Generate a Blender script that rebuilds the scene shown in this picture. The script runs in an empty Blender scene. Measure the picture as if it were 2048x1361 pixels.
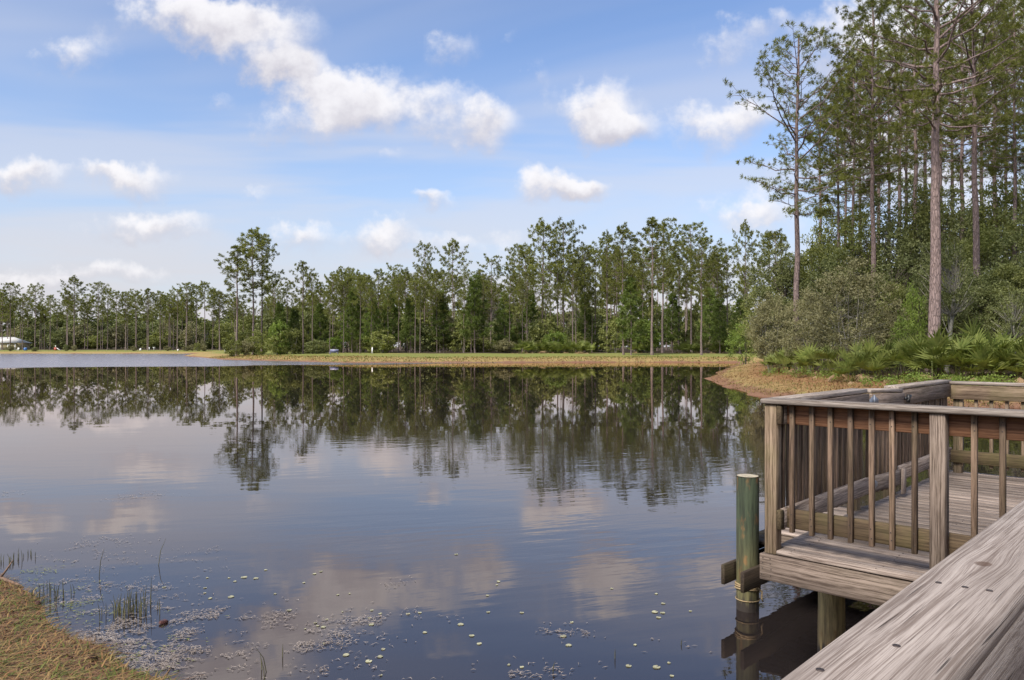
import bpy, math, random
import numpy as np
from mathutils import Vector, Matrix, Euler

R = math.radians
scene = bpy.context.scene
col = scene.collection
random.seed(7)
rng = np.random.default_rng(7)

# ------------------------------------------------------------------ camera
EYE = 2.44          # eye above the water, metres
F = 1540.0          # focal length in pixels of a 2048 wide frame
HZ = 694.0
cam_d = bpy.data.cameras.new("camera")
cam = bpy.data.objects.new("camera", cam_d)
col.objects.link(cam)
cam.location = (0, 0, EYE)
cam.rotation_euler = (R(90), 0, 0)
cam_d.sensor_fit = 'HORIZONTAL'
cam_d.sensor_width = 36.0
cam_d.lens = 36.0 * F / 2048.0
cam_d.shift_y = (HZ - 680.5) / 2048.0
cam_d.clip_start = 0.05
cam_d.clip_end = 6000
scene.camera = cam

# ------------------------------------------------------------------ light
SUN_EL, SUN_AZ = 46.0, 222.0          # azimuth clockwise from +Y
sun_d = bpy.data.lights.new("sun", 'SUN')
sun_d.energy = 3.3
sun_d.angle = R(20)
sun_d.color = (1.0, 0.94, 0.85)
sun = bpy.data.objects.new("sun", sun_d)
col.objects.link(sun)
sv = Vector((math.sin(R(SUN_AZ)) * math.cos(R(SUN_EL)), math.cos(R(SUN_AZ)) * math.cos(R(SUN_EL)), math.sin(R(SUN_EL))))
sun.rotation_euler = sv.to_track_quat('Z', 'Y').to_euler()
sun.location = sv * 50

scene.view_settings.view_transform = 'Standard'
scene.view_settings.look = 'None'
scene.view_settings.exposure = 0.92
scene.view_settings.gamma = 1.0
scene.render.engine = 'CYCLES'
scene.cycles.max_bounces = 5
scene.cycles.diffuse_bounces = 4
scene.cycles.glossy_bounces = 2
scene.cycles.transmission_bounces = 2
scene.cycles.transparent_max_bounces = 4
scene.cycles.adaptive_threshold = 0.02
scene.cycles.caustics_reflective = False
scene.cycles.caustics_refractive = False


class NT:
    """small node-tree writer"""
    def __init__(self, tree):
        self.t = tree
        self.n = tree.nodes
        self.n.clear()

    def new(self, typ, **kw):
        nd = self.n.new(typ)
        for k, v in kw.items():
            setattr(nd, k, v)
        return nd

    def put(self, sock, v):
        if v is None:
            return
        if hasattr(v, 'is_output') or isinstance(v, bpy.types.NodeSocket):
            self.t.links.new(v, sock)
        else:
            if isinstance(v, (tuple, list)) and len(v) == 3 and sock.type == 'RGBA':
                v = tuple(v) + (1,)
            sock.default_value = v

    def math(self, op, a, b=None, c=None, clamp=False):
        nd = self.new('ShaderNodeMath', operation=op, use_clamp=clamp)
        self.put(nd.inputs[0], a)
        self.put(nd.inputs[1], b)
        self.put(nd.inputs[2], c)
        return nd.outputs[0]

    def vm(self, op, a, b=None, s=None):
        nd = self.new('ShaderNodeVectorMath', operation=op)
        self.put(nd.inputs[0], a)
        self.put(nd.inputs[1], b)
        if s is not None:
            self.put(nd.inputs['Scale'], s)
        return nd.outputs['Value'] if op in ('LENGTH', 'DOT_PRODUCT', 'DISTANCE') else nd.outputs[0]

    def mapr(self, v, a, b, c=0.0, d=1.0, smooth=True):
        nd = self.new('ShaderNodeMapRange', interpolation_type='SMOOTHSTEP' if smooth else 'LINEAR')
        for s, x in zip(nd.inputs[:5], (v, a, b, c, d)):
            self.put(s, x)
        return nd.outputs[0]

    def mix(self, f, a, b, mode='MIX'):
        nd = self.new('ShaderNodeMix', data_type='RGBA', blend_type=mode)
        self.put(nd.inputs[0], f)
        self.put(nd.inputs[6], a)
        self.put(nd.inputs[7], b)
        return nd.outputs[2]

    def noise(self, v, scale, detail=3.0, rough=0.55, dist=0.0):
        nd = self.new('ShaderNodeTexNoise')
        self.put(nd.inputs['Vector'], v)
        nd.inputs['Scale'].default_value = scale
        nd.inputs['Detail'].default_value = detail
        nd.inputs['Roughness'].default_value = rough
        nd.inputs['Distortion'].default_value = dist
        return nd

    def xyz(self, x, y, z):
        nd = self.new('ShaderNodeCombineXYZ')
        for s, v in zip(nd.inputs, (x, y, z)):
            self.put(s, v)
        return nd.outputs[0]

    def sep(self, v):
        nd = self.new('ShaderNodeSeparateXYZ')
        self.put(nd.inputs[0], v)
        return nd.outputs


# ------------------------------------------------------------------ sky
SKY_STRENGTH = 0.10
world = bpy.data.worlds.new("World")
scene.world = world
world.use_nodes = True
world.cycles.sampling_method = 'MANUAL'
world.cycles.sample_map_resolution = 256
w = NT(world.node_tree)
out = w.new('ShaderNodeOutputWorld')
bg = w.new('ShaderNodeBackground')
w.t.links.new(bg.outputs[0], out.inputs[0])
bg.inputs[1].default_value = SKY_STRENGTH
sky = w.new('ShaderNodeTexSky', sky_type='NISHITA')
sky.sun_disc = False
sky.sun_elevation = R(SUN_EL)
sky.sun_rotation = R(SUN_AZ)
sky.air_density = 1.0
sky.dust_density = 1.2
sky.ozone_density = 1.6
tc = w.new('ShaderNodeTexCoord')
dirv = tc.outputs['Generated']
dx, dy, dz = w.sep(dirv)
ysafe = w.math('MAXIMUM', dy, 0.05)
u0 = w.math('DIVIDE', dx, ysafe)
v0 = w.math('DIVIDE', dz, ysafe)
p0 = w.xyz(u0, v0, 0.0)
n1 = w.noise(p0, 7.0, 4.0, 0.6)
n2 = w.noise(p0, 26.0, 4.0, 0.62)
off1 = w.vm('SCALE', w.vm('SUBTRACT', n1.outputs['Color'], (0.5, 0.5, 0.5)), s=0.085)
off2 = w.vm('SCALE', w.vm('SUBTRACT', n2.outputs['Color'], (0.5, 0.5, 0.5)), s=0.040)
p1 = w.vm('ADD', w.vm('ADD', p0, off1), off2)
# cumulus in the view: centre and half-size in pixels of the photograph, weight
CLOUDS = [
    (150, 112, 100, 44, .7), (320, 45, 145, 54, .66), (430, 75, 85, 46, .55), (555, 65, 110, 84, .95), (585, 150, 90, 54, .62),
    (640, 235, 120, 60, .98), (470, 20, 110, 40, .5), (540, 120, 80, 40, .5), (700, 205, 90, 50, .65), (615, 165, 70, 56, .62), (400, 40, 120, 44, .5), (765, 185, 110, 56, .68), (885, 235, 120, 58, .88), (990, 255, 64, 48, .8), (930, 285, 70, 28, .45),
    (910, 95, 80, 62, .5), (1080, 155, 30, 42, .42), (1455, 95, 80, 60, .5), (1530, 40, 60, 40, .42), (1010, 65, 40, 30, .35),
    (1195, 225, 110, 72, 1.1), (1235, 258, 90, 40, .9), (1420, 248, 100, 56, .85), (1510, 225, 70, 50, .7),
    (1110, 368, 88, 38, 1.05), (1165, 378, 55, 26, .9), (858, 403, 64, 22, .9),
    (45, 358, 120, 36, 1.05), (265, 358, 105, 38, .95), (200, 340, 70, 24, .6), (310, 450, 170, 32, .9), (440, 195, 50, 22, .42),
    (605, 475, 88, 30, .85), (768, 472, 80, 36, .95), (860, 500, 90, 26, .55), (1000, 500, 110, 30, .5), (515, 398, 45, 18, .45),
    (220, 545, 240, 26, .62), (60, 565, 160, 22, .6), (1480, 415, 120, 38, .62), (1540, 450, 110, 40, .7), (780, 310, 50, 24, .4),
    (1800, 90, 260, 130, 1.1), (1900, 250, 230, 120, .95), (1720, 340, 170, 90, .8), (2040, 60, 150, 120, 1.1), (1960, 420, 220, 90, .8),
]
den = None
num = None
for (cx, cy, rx, ry, wt) in CLOUDS:
    kx, ky = F / (rx * 1.25), F / (ry * 1.35)
    nd = w.new('ShaderNodeVectorMath', operation='MULTIPLY_ADD')
    w.put(nd.inputs[0], p1); w.put(nd.inputs[1], (kx, ky, 0)); w.put(nd.inputs[2], (-(cx - 1024) / F * kx, -(HZ - cy) / F * ky, 0))
    q = nd.outputs[0]
    v = w.math('MULTIPLY_ADD', w.vm('LENGTH', q), -wt, wt, clamp=True)
    sy = w.sep(q)[1]
    if den is None:
        den, num = v, w.math('MULTIPLY', v, sy)
    else:
        den = w.math('ADD', den, v)
        num = w.math('MULTIPLY_ADD', v, sy, num)
shade = w.math('DIVIDE', num, w.math('ADD', den, 0.03))
hard = w.mapr(shade, -0.25, 0.45, 1.15, 0.72)
front = w.math('ADD', den, w.math('ADD', w.math('MULTIPLY_ADD', n2.outputs['Fac'], 0.9, -0.47), w.math('MULTIPLY_ADD', n1.outputs['Fac'], 1.1, -0.57)))
dens_f = w.math('MULTIPLY', w.mapr(front, 0.10, hard), w.mapr(den, 0.0, 0.16))
# the same broken cumulus goes on overhead and behind
zc = w.math('ADD', w.math('MAXIMUM', dz, 0.0), 0.16)
qg_x = w.math('DIVIDE', dx, zc)
qg_y = w.math('DIVIDE', dy, zc)
qg = w.xyz(qg_x, qg_y, 0.0)
ng = w.noise(qg, 1.25, 6.0, 0.58, 0.3)
dens_g = w.mapr(ng.outputs['Fac'], 0.49, 0.63)
inview = w.math('MULTIPLY', w.mapr(w.math('ABSOLUTE', u0), 0.95, 0.72), w.math('MULTIPLY', w.mapr(v0, 0.62, 0.44), w.mapr(dy, 0.1, 0.3)))
nd = w.new('ShaderNodeMix', data_type='FLOAT')
w.put(nd.inputs[0], inview); w.put(nd.inputs[2], dens_g); w.put(nd.inputs[3], dens_f)
dens = nd.outputs[0]
# thin streaky layer low over the horizon, all round
az = w.math('ARCTAN2', dx, dy)
nb = w.noise(w.xyz(w.math('MULTIPLY', az, 3.0), w.math('MULTIPLY', dz, 22.0), 0.0), 1.0, 4.0, 0.6)
low = w.math('MULTIPLY', w.mapr(dz, 0.20, 0.03), w.mapr(nb.outputs['Fac'], 0.28, 0.58, 0.40, 1.0))
# high thin veil in broad soft bands
nv = w.noise(w.xyz(w.math('MULTIPLY', qg_x, 0.55), w.math('MULTIPLY', qg_y, 1.1), 7.0), 1.0, 4.0, 0.55, 0.6)
veil = w.mapr(nv.outputs['Fac'], 0.40, 0.64, 0.0, 0.46)
nd = w.new('ShaderNodeMix', data_type='FLOAT')
w.put(nd.inputs[0], inview); w.put(nd.inputs[2], w.math('MULTIPLY_ADD', ng.outputs['Fac'], 2.4, -1.2)); w.put(nd.inputs[3], shade)
sh = w.math('ADD', nd.outputs[0], w.math('MULTIPLY_ADD', n2.outputs['Fac'], 1.0, -0.5))
K = 1.0 / SKY_STRENGTH
ccol = w.mix(w.mapr(sh, -0.55, 0.40), (0.33 * K, 0.315 * K, 0.345 * K), (0.53 * K, 0.52 * K, 0.53 * K))
blue = w.mix(1.0, sky.outputs[0], (0.82, 0.90, 1.06), 'MULTIPLY')
blue = w.mix(w.mapr(dz, 0.42, 0.02, 0.0, 0.48), blue, (0.36 * K, 0.40 * K, 0.46 * K))
blue = w.mix(veil, blue, (0.40 * K, 0.395 * K, 0.42 * K))
hz = w.mix(low, blue, (0.385 * K, 0.375 * K, 0.395 * K))
fin = w.mix(w.math('MULTIPLY', dens, 0.93), hz, ccol)
w.put(bg.inputs[0], fin)


# ------------------------------------------------------------------ helpers
def tag(o, label=None, cat=None, group=None, kind=None):
    if label: o['label'] = label
    if cat: o['category'] = cat
    if group: o['group'] = group
    if kind: o['kind'] = kind
    return o


def empty(name, loc=(0, 0, 0), rz=0.0, parent=None):
    o = bpy.data.objects.new(name, None)
    o.empty_display_size = 0.1
    col.objects.link(o)
    o.location = loc
    o.rotation_euler = (0, 0, rz)
    o.parent = parent
    return o


def mesh_np(name, verts, faces, mats, midx=None, smooth=False):
    """faces: int array (n,k) or list of such arrays"""
    if not isinstance(faces, list):
        faces = [faces]
    verts = np.asarray(verts, dtype=np.float32)
    me = bpy.data.meshes.new(name)
    faces = [np.asarray(f, dtype=np.int32) for f in faces if len(f)]
    loops = np.concatenate([f.ravel() for f in faces])
    tot = np.concatenate([np.full(len(f), f.shape[1], np.int32) for f in faces])
    start = np.concatenate([[0], np.cumsum(tot)[:-1]]).astype(np.int32)
    me.vertices.add(len(verts))
    me.vertices.foreach_set('co', verts.ravel())
    me.loops.add(len(loops))
    me.loops.foreach_set('vertex_index', loops)
    me.polygons.add(len(tot))
    me.polygons.foreach_set('loop_start', start)
    me.polygons.foreach_set('loop_total', tot)
    if midx is not None:
        me.polygons.foreach_set('material_index', np.asarray(midx, np.int32))
    if smooth:
        me.polygons.foreach_set('use_smooth', np.ones(len(tot), bool))
    for m in (mats if isinstance(mats, (list, tuple)) else [mats]):
        me.materials.append(m)
    me.update(calc_edges=True)
    me.validate()
    return me


def obj(name, me, parent=None, loc=(0, 0, 0), rot=(0, 0, 0)):
    o = bpy.data.objects.new(name, me)
    col.objects.link(o)
    o.location = loc
    o.rotation_euler = rot
    o.parent = parent
    return o


def children_of(o):
    return list(o.children)


def copy_tree(o, parent=None):
    c = o.copy()
    col.objects.link(c)
    c.parent = parent
    for ch in children_of(o):
        copy_tree(ch, c)
    return c


class MB:
    """collects tubes, boxes and quads for one mesh"""
    def __init__(self):
        self.v = []
        self.q = []
        self.t = []
        self.n = 0

    def add(self, v, q=None, t=None):
        v = np.asarray(v, float)
        if q is not None and len(q): self.q.append(np.asarray(q) + self.n)
        if t is not None and len(t): self.t.append(np.asarray(t) + self.n)
        self.v.append(v)
        self.n += len(v)

    def tube(self, pts, rad, k=6, cap=False):
        pts = np.asarray(pts, float)
        n = len(pts)
        rad = np.broadcast_to(np.asarray(rad, float), (n,))
        tan = np.gradient(pts, axis=0)
        tan /= np.linalg.norm(tan, axis=1)[:, None] + 1e-9
        ref = np.array([0, 0, 1.0]) if abs(tan[0, 2]) < 0.9 else np.array([1.0, 0, 0])
        a = np.cross(tan, ref); a /= np.linalg.norm(a, axis=1)[:, None] + 1e-9
        b = np.cross(tan, a)
        ang = np.arange(k) * 2 * math.pi / k
        ring = pts[:, None, :] + rad[:, None, None] * (np.cos(ang)[None, :, None] * a[:, None, :] + np.sin(ang)[None, :, None] * b[:, None, :])
        i = np.arange(n - 1)[:, None] * k
        j = np.arange(k)[None, :]
        j2 = (j + 1) % k
        q = np.stack([i + j, i + j2, i + k + j2, i + k + j], -1).reshape(-1, 4)
        v = ring.reshape(-1, 3)
        t = []
        if cap:
            v = np.vstack([v, pts[0], pts[-1]])
            c0, c1 = len(v) - 2, len(v) - 1
            for jj in range(k):
                t.append((c0, (jj + 1) % k, jj))
                t.append((c1, (n - 1) * k + jj, (n - 1) * k + (jj + 1) % k))
        self.add(v, q, t)

    def box(self, lo, hi):
        x0, y0, z0 = lo; x1, y1, z1 = hi
        v = [(x0, y0, z0), (x1, y0, z0), (x1, y1, z0), (x0, y1, z0), (x0, y0, z1), (x1, y0, z1), (x1, y1, z1), (x0, y1, z1)]
        self.add(v, [(0, 3, 2, 1), (4, 5, 6, 7), (0, 1, 5, 4), (1, 2, 6, 5), (2, 3, 7, 6), (3, 0, 4, 7)])

    def mesh(self, name, mat, smooth=False):
        f = []
        if self.q: f.append(np.vstack(self.q))
        if self.t: f.append(np.vstack(self.t))
        return mesh_np(name, np.vstack(self.v), f, mat, smooth=smooth)


# ------------------------------------------------------------------ materials
def new_mat(name):
    m = bpy.data.materials.new(name)
    m.use_nodes = True
    n = NT(m.node_tree)
    o = n.new('ShaderNodeOutputMaterial')
    b = n.new('ShaderNodeBsdfPrincipled')
    n.t.links.new(b.outputs[0], o.inputs[0])
    return m, n, b, o


def mat_plain(name, c, rough=0.7, var=0.15, scale=8.0, metal=0.0):
    m, n, b, o = new_mat(name)
    t = n.new('ShaderNodeTexCoord')
    ns = n.noise(t.outputs['Object'], scale, 4.0)
    k = n.mapr(ns.outputs['Fac'], 0.3, 0.7, 1 - var, 1 + var)
    n.put(b.inputs['Base Color'], n.vm('SCALE', c, s=k))
    b.inputs['Roughness'].default_value = rough
    b.inputs['Metallic'].default_value = metal
    return m


def mat_wood(name, light, dark, algae=0.0, algae_col=(0.11, 0.115, 0.03), bump=1.0, crack=0.5, knots=None, grain=1.0, warpk=1.0):
    """weathered sawn pine; local X runs along the grain"""
    m, n, b, o = new_mat(name)
    t = n.new('ShaderNodeTexCoord')
    oi = n.new('ShaderNodeObjectInfo')
    rnd = oi.outputs['Random']
    base = n.vm('ADD', t.outputs['Object'], n.xyz(n.math('MULTIPLY', rnd, 37.0), n.math('MULTIPLY', rnd, 11.3), n.math('MULTIPLY', rnd, 5.7)))
    x, y, z = n.sep(base)
    lx, ly, lz = n.sep(t.outputs['Object'])
    yy = y
    kn_mask = None
    if knots:
        for (kx, ky, ks) in knots:
            ddx = n.math('DIVIDE', n.math('SUBTRACT', lx, kx), ks * 3.2)
            ddy = n.math('DIVIDE', n.math('SUBTRACT', ly, ky), ks)
            r2 = n.math('ADD', n.math('MULTIPLY', ddx, ddx), n.math('MULTIPLY', ddy, ddy))
            g = n.math('POWER', 2.718, n.math('MULTIPLY', r2, -0.35))
            yy = n.math('SUBTRACT', yy, n.math('MULTIPLY', g, n.math('MULTIPLY', ddy, ks * 0.6)))
            rr = n.math('ADD', n.math('MULTIPLY', n.math('MULTIPLY', ddx, ddx), 6.0), n.math('MULTIPLY', ddy, ddy))
            km = n.mapr(rr, 0.55, 0.18)
            kn_mask = km if kn_mask is None else n.math('MAXIMUM', kn_mask, km)
    warp = n.noise(n.xyz(n.math('MULTIPLY', x, 1.1), n.math('MULTIPLY', yy, 5.0), n.math('MULTIPLY', z, 5.0)), 1.0, 2.0)
    wv = n.math('MULTIPLY_ADD', warp.outputs['Fac'], 0.036 * warpk, -0.018 * warpk)
    gy = n.math('MULTIPLY', n.math('ADD', yy, wv), 75.0 * grain)
    gz = n.math('MULTIPLY', n.math('ADD', z, wv), 75.0 * grain)
    g1 = n.noise(n.xyz(n.math('MULTIPLY', x, 1.3), gy, gz), 1.0, 4.0, 0.62)
    g2 = n.noise(n.xyz(n.math('MULTIPLY', x, 9.0), n.math('MULTIPLY', gy, 4.5), n.math('MULTIPLY', gz, 4.5)), 1.0, 3.0, 0.6)
    big = n.noise(n.xyz(n.math('MULTIPLY', x, 1.6), n.math('MULTIPLY', y, 9.0), n.math('MULTIPLY', z, 9.0)), 1.0, 4.0, 0.6)
    gm = n.math('ADD', n.math('MULTIPLY', g1.outputs['Fac'], 0.58), n.math('MULTIPLY', g2.outputs['Fac'], 0.42))
    f = n.mapr(gm, 0.40, 0.59)
    c = n.mix(f, dark, light)
    c = n.mix(n.mapr(big.outputs['Fac'], 0.35, 0.7, 0.0, 0.45), c, n.mix(0.5, dark, (0.05, 0.035, 0.025)))
    c = n.vm('SCALE', c, s=n.mapr(rnd, 0.0, 1.0, 0.66, 1.28, False))
    # drying checks: short dark slits along the grain
    ck = n.noise(n.xyz(n.math('MULTIPLY', x, 2.4), n.math('MULTIPLY', n.math('ADD', yy, wv), 140.0), n.math('MULTIPLY', n.math('ADD', z, wv), 140.0)), 1.0, 2.0, 0.6)
    ckm = n.math('MULTIPLY', n.mapr(ck.outputs['Fac'], 0.675, 0.75), crack)
    c = n.mix(ckm, c, (0.035, 0.026, 0.021))
    # scattered knots
    vo = n.new('ShaderNodeTexVoronoi')
    n.put(vo.inputs['Vector'], n.xyz(n.math('MULTIPLY', x, 1.7), n.math('MULTIPLY', y, 5.5), n.math('MULTIPLY', z, 5.5)))
    vo.inputs['Scale'].default_value = 1.0
    kn = n.mapr(vo.outputs['Distance'], 0.10, 0.05)
    if kn_mask is not None:
        kn = kn_mask
    c = n.mix(n.math('MULTIPLY', kn, 0.75), c, (0.075, 0.042, 0.026))
    if algae > 0:
        an = n.noise(base, 3.5, 4.0, 0.6)
        c = n.mix(n.math('MULTIPLY', n.mapr(an.outputs['Fac'], 0.38, 0.66), algae), c, algae_col)
    n.put(b.inputs['Base Color'], c)
    b.inputs['Roughness'].default_value = 0.82
    b.inputs['Specular IOR Level'].default_value = 0.25
    bp = n.new('ShaderNodeBump')
    bp.inputs['Strength'].default_value = 1.0
    bp.inputs['Distance'].default_value = 0.0022 * bump
    hgt = n.math('SUBTRACT', n.math('SUBTRACT', gm, n.math('MULTIPLY', ckm, 0.8)), n.math('MULTIPLY', kn, 0.25))
    n.put(bp.inputs['Height'], hgt)
    n.put(b.inputs['Normal'], bp.outputs[0])
    return m


M = {}
M['wood'] = mat_wood('weathered_wood', (0.275, 0.212, 0.170), (0.078, 0.054, 0.041), algae=0.05)
M['wood_bal'] = mat_wood('baluster_wood', (0.220, 0.148, 0.103), (0.060, 0.038, 0.025), algae=0.08)
M['wood_cap'] = mat_wood('weathered_cap_wood', (0.385, 0.330, 0.285), (0.140, 0.108, 0.086), bump=1.3)
M['wood_deck'] = mat_wood('weathered_deck_wood', (0.330, 0.268, 0.226), (0.100, 0.073, 0.058), bump=1.4)
M['wood_red'] = mat_wood('sheltered_red_wood', (0.20, 0.098, 0.052), (0.085, 0.038, 0.020))
M['wood_post'] = mat_wood('post_wood', (0.30, 0.218, 0.150), (0.092, 0.060, 0.038), algae=0.22, crack=0.9)
M['wood_algae'] = mat_wood('algae_stained_wood', (0.125, 0.086, 0.050), (0.040, 0.026, 0.015), algae=0.22)  # green is algae; the brown is darkened to stand for shade on lower boards
M['wood_dark'] = mat_wood('shaded_dark_wood', (0.055, 0.038, 0.027), (0.018, 0.013, 0.009), algae=0.1)  # shade on under-deck and landing timbers is put into this very dark colour
M['wood_near'] = mat_wood('handrail_wood', (0.46, 0.392, 0.345), (0.205, 0.158, 0.132), bump=1.2, crack=0.8, grain=2.0, warpk=0.45,
                          knots=[(-0.33, 0.006, 0.021), (0.55, -0.03, 0.018)])
M['metal_grey'] = mat_plain('galvanised_metal', (0.20, 0.22, 0.26), 0.5, 0.2, 30, 0.6)
M['metal_black'] = mat_plain('black_metal', (0.02, 0.02, 0.022), 0.45, 0.2, 30, 0.3)
M['nail'] = mat_plain('rusty_nail', (0.06, 0.045, 0.04), 0.6, 0.3, 60, 0.5)
M['rope'] = mat_plain('rope_fibre', (0.30, 0.22, 0.12), 0.9, 0.3, 80)


def mat_pile(name, top, bottom, z_wet):
    m, n, b, o = new_mat(name)
    t = n.new('ShaderNodeTexCoord')
    x, y, z = n.sep(t.outputs['Object'])
    g = n.noise(n.xyz(n.math('MULTIPLY', x, 38.0), n.math('MULTIPLY', y, 38.0), n.math('MULTIPLY', z, 3.0)), 1.0, 5.0, 0.65)
    bl = n.noise(n.xyz(n.math('MULTIPLY', x, 9.0), n.math('MULTIPLY', y, 9.0), n.math('MULTIPLY', z, 4.0)), 1.0, 4.0, 0.6)
    zj = n.math('ADD', z, n.math('MULTIPLY_ADD', g.outputs['Fac'], 0.3, -0.15))
    c = n.mix(n.mapr(zj, z_wet + 0.05, z_wet + 0.75), bottom, top)
    c = n.mix(n.mapr(bl.outputs['Fac'], 0.55, 0.68, 0, 0.7), c, (0.20, 0.10, 0.035))
    c = n.vm('SCALE', c, s=n.mapr(g.outputs['Fac'], 0.3, 0.7, 0.45, 1.35))
    c = n.mix(n.mapr(zj, 0.16, 0.06), c, (0.022, 0.016, 0.012))
    n.put(b.inputs['Base Color'], c)
    b.inputs['Roughness'].default_value = 0.8
    bp = n.new('ShaderNodeBump')
    bp.inputs['Distance'].default_value = 0.008
    n.put(bp.inputs['Height'], g.outputs['Fac'])
    n.put(b.inputs['Normal'], bp.outputs[0])
    return m


M['pile_green'] = mat_pile('green_treated_pile', (0.042, 0.056, 0.030), (0.110, 0.098, 0.042), 0.15)
M['pile_tan'] = mat_pile('tan_treated_pile', (0.36, 0.28, 0.12), (0.24, 0.17, 0.075), 0.0)
M['pile_top'] = mat_plain('pile_end_grain', (0.36, 0.31, 0.22), 0.8, 0.3, 40)


def mat_leaf(name, c1, c2, trans=0.3, scale=0.9, rough=0.55):
    m, n, b, o = new_mat(name)
    t = n.new('ShaderNodeTexCoord')
    oi = n.new('ShaderNodeObjectInfo')
    geo = n.new('ShaderNodeNewGeometry')
    v = n.vm('ADD', t.outputs['Object'], n.xyz(n.math('MULTIPLY', oi.outputs['Random'], 50.0), 0.0, 0.0))
    ns = n.noise(v, scale, 3.0, 0.6)
    ri = geo.outputs['Random Per Island']
    f = n.math('ADD', n.math('MULTIPLY', n.mapr(ns.outputs['Fac'], 0.3, 0.7), 0.55), n.math('MULTIPLY', ri, 0.45))
    c = n.mix(f, c1, c2)
    c = n.vm('SCALE', c, s=n.mapr(oi.outputs['Random'], 0, 1, 0.78, 1.2, False))
    n.put(b.inputs['Base Color'], c)
    b.inputs['Roughness'].default_value = rough
    b.inputs['Specular IOR Level'].default_value = 0.25
    tr = n.new('ShaderNodeBsdfTranslucent')
    n.put(tr.inputs[0], n.vm('MULTIPLY', c, (1.1, 1.15, 0.7)))
    mx = n.new('ShaderNodeMixShader')
    mx.inputs[0].default_value = trans
    n.t.links.new(b.outputs[0], mx.inputs[1])
    n.t.links.new(tr.outputs[0], mx.inputs[2])
    n.t.links.new(mx.outputs[0], o.inputs[0])
    return m


M['needle'] = mat_leaf('pine_needles', (0.099, 0.116, 0.027), (0.218, 0.222, 0.056), 0.40)
M['needle_far'] = mat_leaf('far_pine_needles', (0.109, 0.127, 0.030), (0.236, 0.239, 0.062), 0.40)
M['needle_young'] = mat_leaf('young_pine_needles', (0.092, 0.137, 0.031), (0.202, 0.246, 0.065), 0.40)
M['leaf_dark'] = mat_leaf('dark_evergreen_leaves', (0.098, 0.118, 0.040), (0.235, 0.248, 0.100), 0.34)
M['leaf_mid'] = mat_leaf('mid_green_leaves', (0.110, 0.130, 0.034), (0.241, 0.249, 0.078), 0.38)
M['leaf_olive'] = mat_leaf('grey_olive_leaves', (0.135, 0.128, 0.058), (0.270, 0.250, 0.130), 0.3)
M['leaf_bright'] = mat_leaf('bright_new_leaves', (0.110, 0.165, 0.030), (0.230, 0.290, 0.060), 0.4)
M['leaf_brown'] = mat_leaf('bare_brown_twigs', (0.12, 0.09, 0.065), (0.22, 0.17, 0.12), 0.1)
M['palm'] = mat_leaf('palmetto_fronds', (0.085, 0.120, 0.022), (0.250, 0.268, 0.075), 0.35, 2.0)
M['palm_dead'] = mat_leaf('dead_palmetto_fronds', (0.20, 0.13, 0.07), (0.36, 0.25, 0.15), 0.2, 2.0)
M['grass_green'] = mat_leaf('green_grass', (0.072, 0.098, 0.018), (0.170, 0.187, 0.044), 0.3, 1.5)
M['grass_tan'] = mat_leaf('dry_grass', (0.162, 0.100, 0.034), (0.323, 0.224, 0.090), 0.2, 1.5)
M['straw'] = mat_leaf('pine_straw', (0.136, 0.068, 0.026), (0.264, 0.144, 0.060), 0.1, 1.5)
M['litter'] = mat_leaf('dark_dead_grass', (0.07, 0.040, 0.018), (0.16, 0.095, 0.042), 0.1, 1.5)
M['weed'] = mat_leaf('floating_weed', (0.155, 0.12, 0.095), (0.34, 0.285, 0.24), 0.0, 3.0, 0.5)
M['weed_green'] = mat_leaf('floating_green_weed', (0.12, 0.14, 0.03), (0.26, 0.27, 0.08), 0.1, 3.0)
M['lily'] = mat_leaf('lily_pad_leaf', (0.28, 0.27, 0.15), (0.46, 0.44, 0.30), 0.1, 5.0, 0.45)
M['reed'] = mat_leaf('reed_stems', (0.045, 0.045, 0.025), (0.15, 0.14, 0.07), 0.1, 3.0)
M['cone'] = mat_plain('pine_cone_scales', (0.085, 0.032, 0.028), 0.8, 0.5, 60)
M['stick'] = mat_plain('dead_stick_bark', (0.14, 0.085, 0.055), 0.8, 0.35, 30)


def mat_bark(name, c1, c2, sx=5.0, sz=1.3, bump=0.03):
    m, n, b, o = new_mat(name)
    t = n.new('ShaderNodeTexCoord')
    oi = n.new('ShaderNodeObjectInfo')
    x, y, z = n.sep(t.outputs['Object'])
    v = n.xyz(n.math('MULTIPLY', x, sx), n.math('MULTIPLY', y, sx), n.math('MULTIPLY', n.math('ADD', z, n.math('MULTIPLY', oi.outputs['Random'], 30.0)), sz))
    vo = n.new('ShaderNodeTexVoronoi', feature='DISTANCE_TO_EDGE')
    wn = n.noise(v, 2.0, 3.0)
    n.put(vo.inputs['Vector'], n.vm('ADD', v, n.vm('SCALE', wn.outputs['Color'], s=0.5)))
    vo.inputs['Scale'].default_value = 1.6
    ns = n.noise(v, 4.0, 4.0, 0.65)
    f = n.mapr(n.math('ADD', vo.outputs['Distance'], n.math('MULTIPLY_ADD', ns.outputs['Fac'], 0.3, -0.15)), -0.02, 0.20)
    c = n.mix(ns.outputs['Fac'], c1, c2)
    c = n.mix(f, n.vm('SCALE', c, s=0.66), c)
    c = n.vm('SCALE', c, s=n.mapr(oi.outputs['Random'], 0, 1, 0.75, 1.2, False))
    n.put(b.inputs['Base Color'], c)
    b.inputs['Roughness'].default_value = 0.9
    b.inputs['Specular IOR Level'].default_value = 0.15
    bp = n.new('ShaderNodeBump')
    bp.inputs['Distance'].default_value = bump
    n.put(bp.inputs['Height'], n.math('ADD', f, n.math('MULTIPLY', ns.outputs['Fac'], 0.4)))
    n.put(b.inputs['Normal'], bp.outputs[0])
    return m


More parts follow.
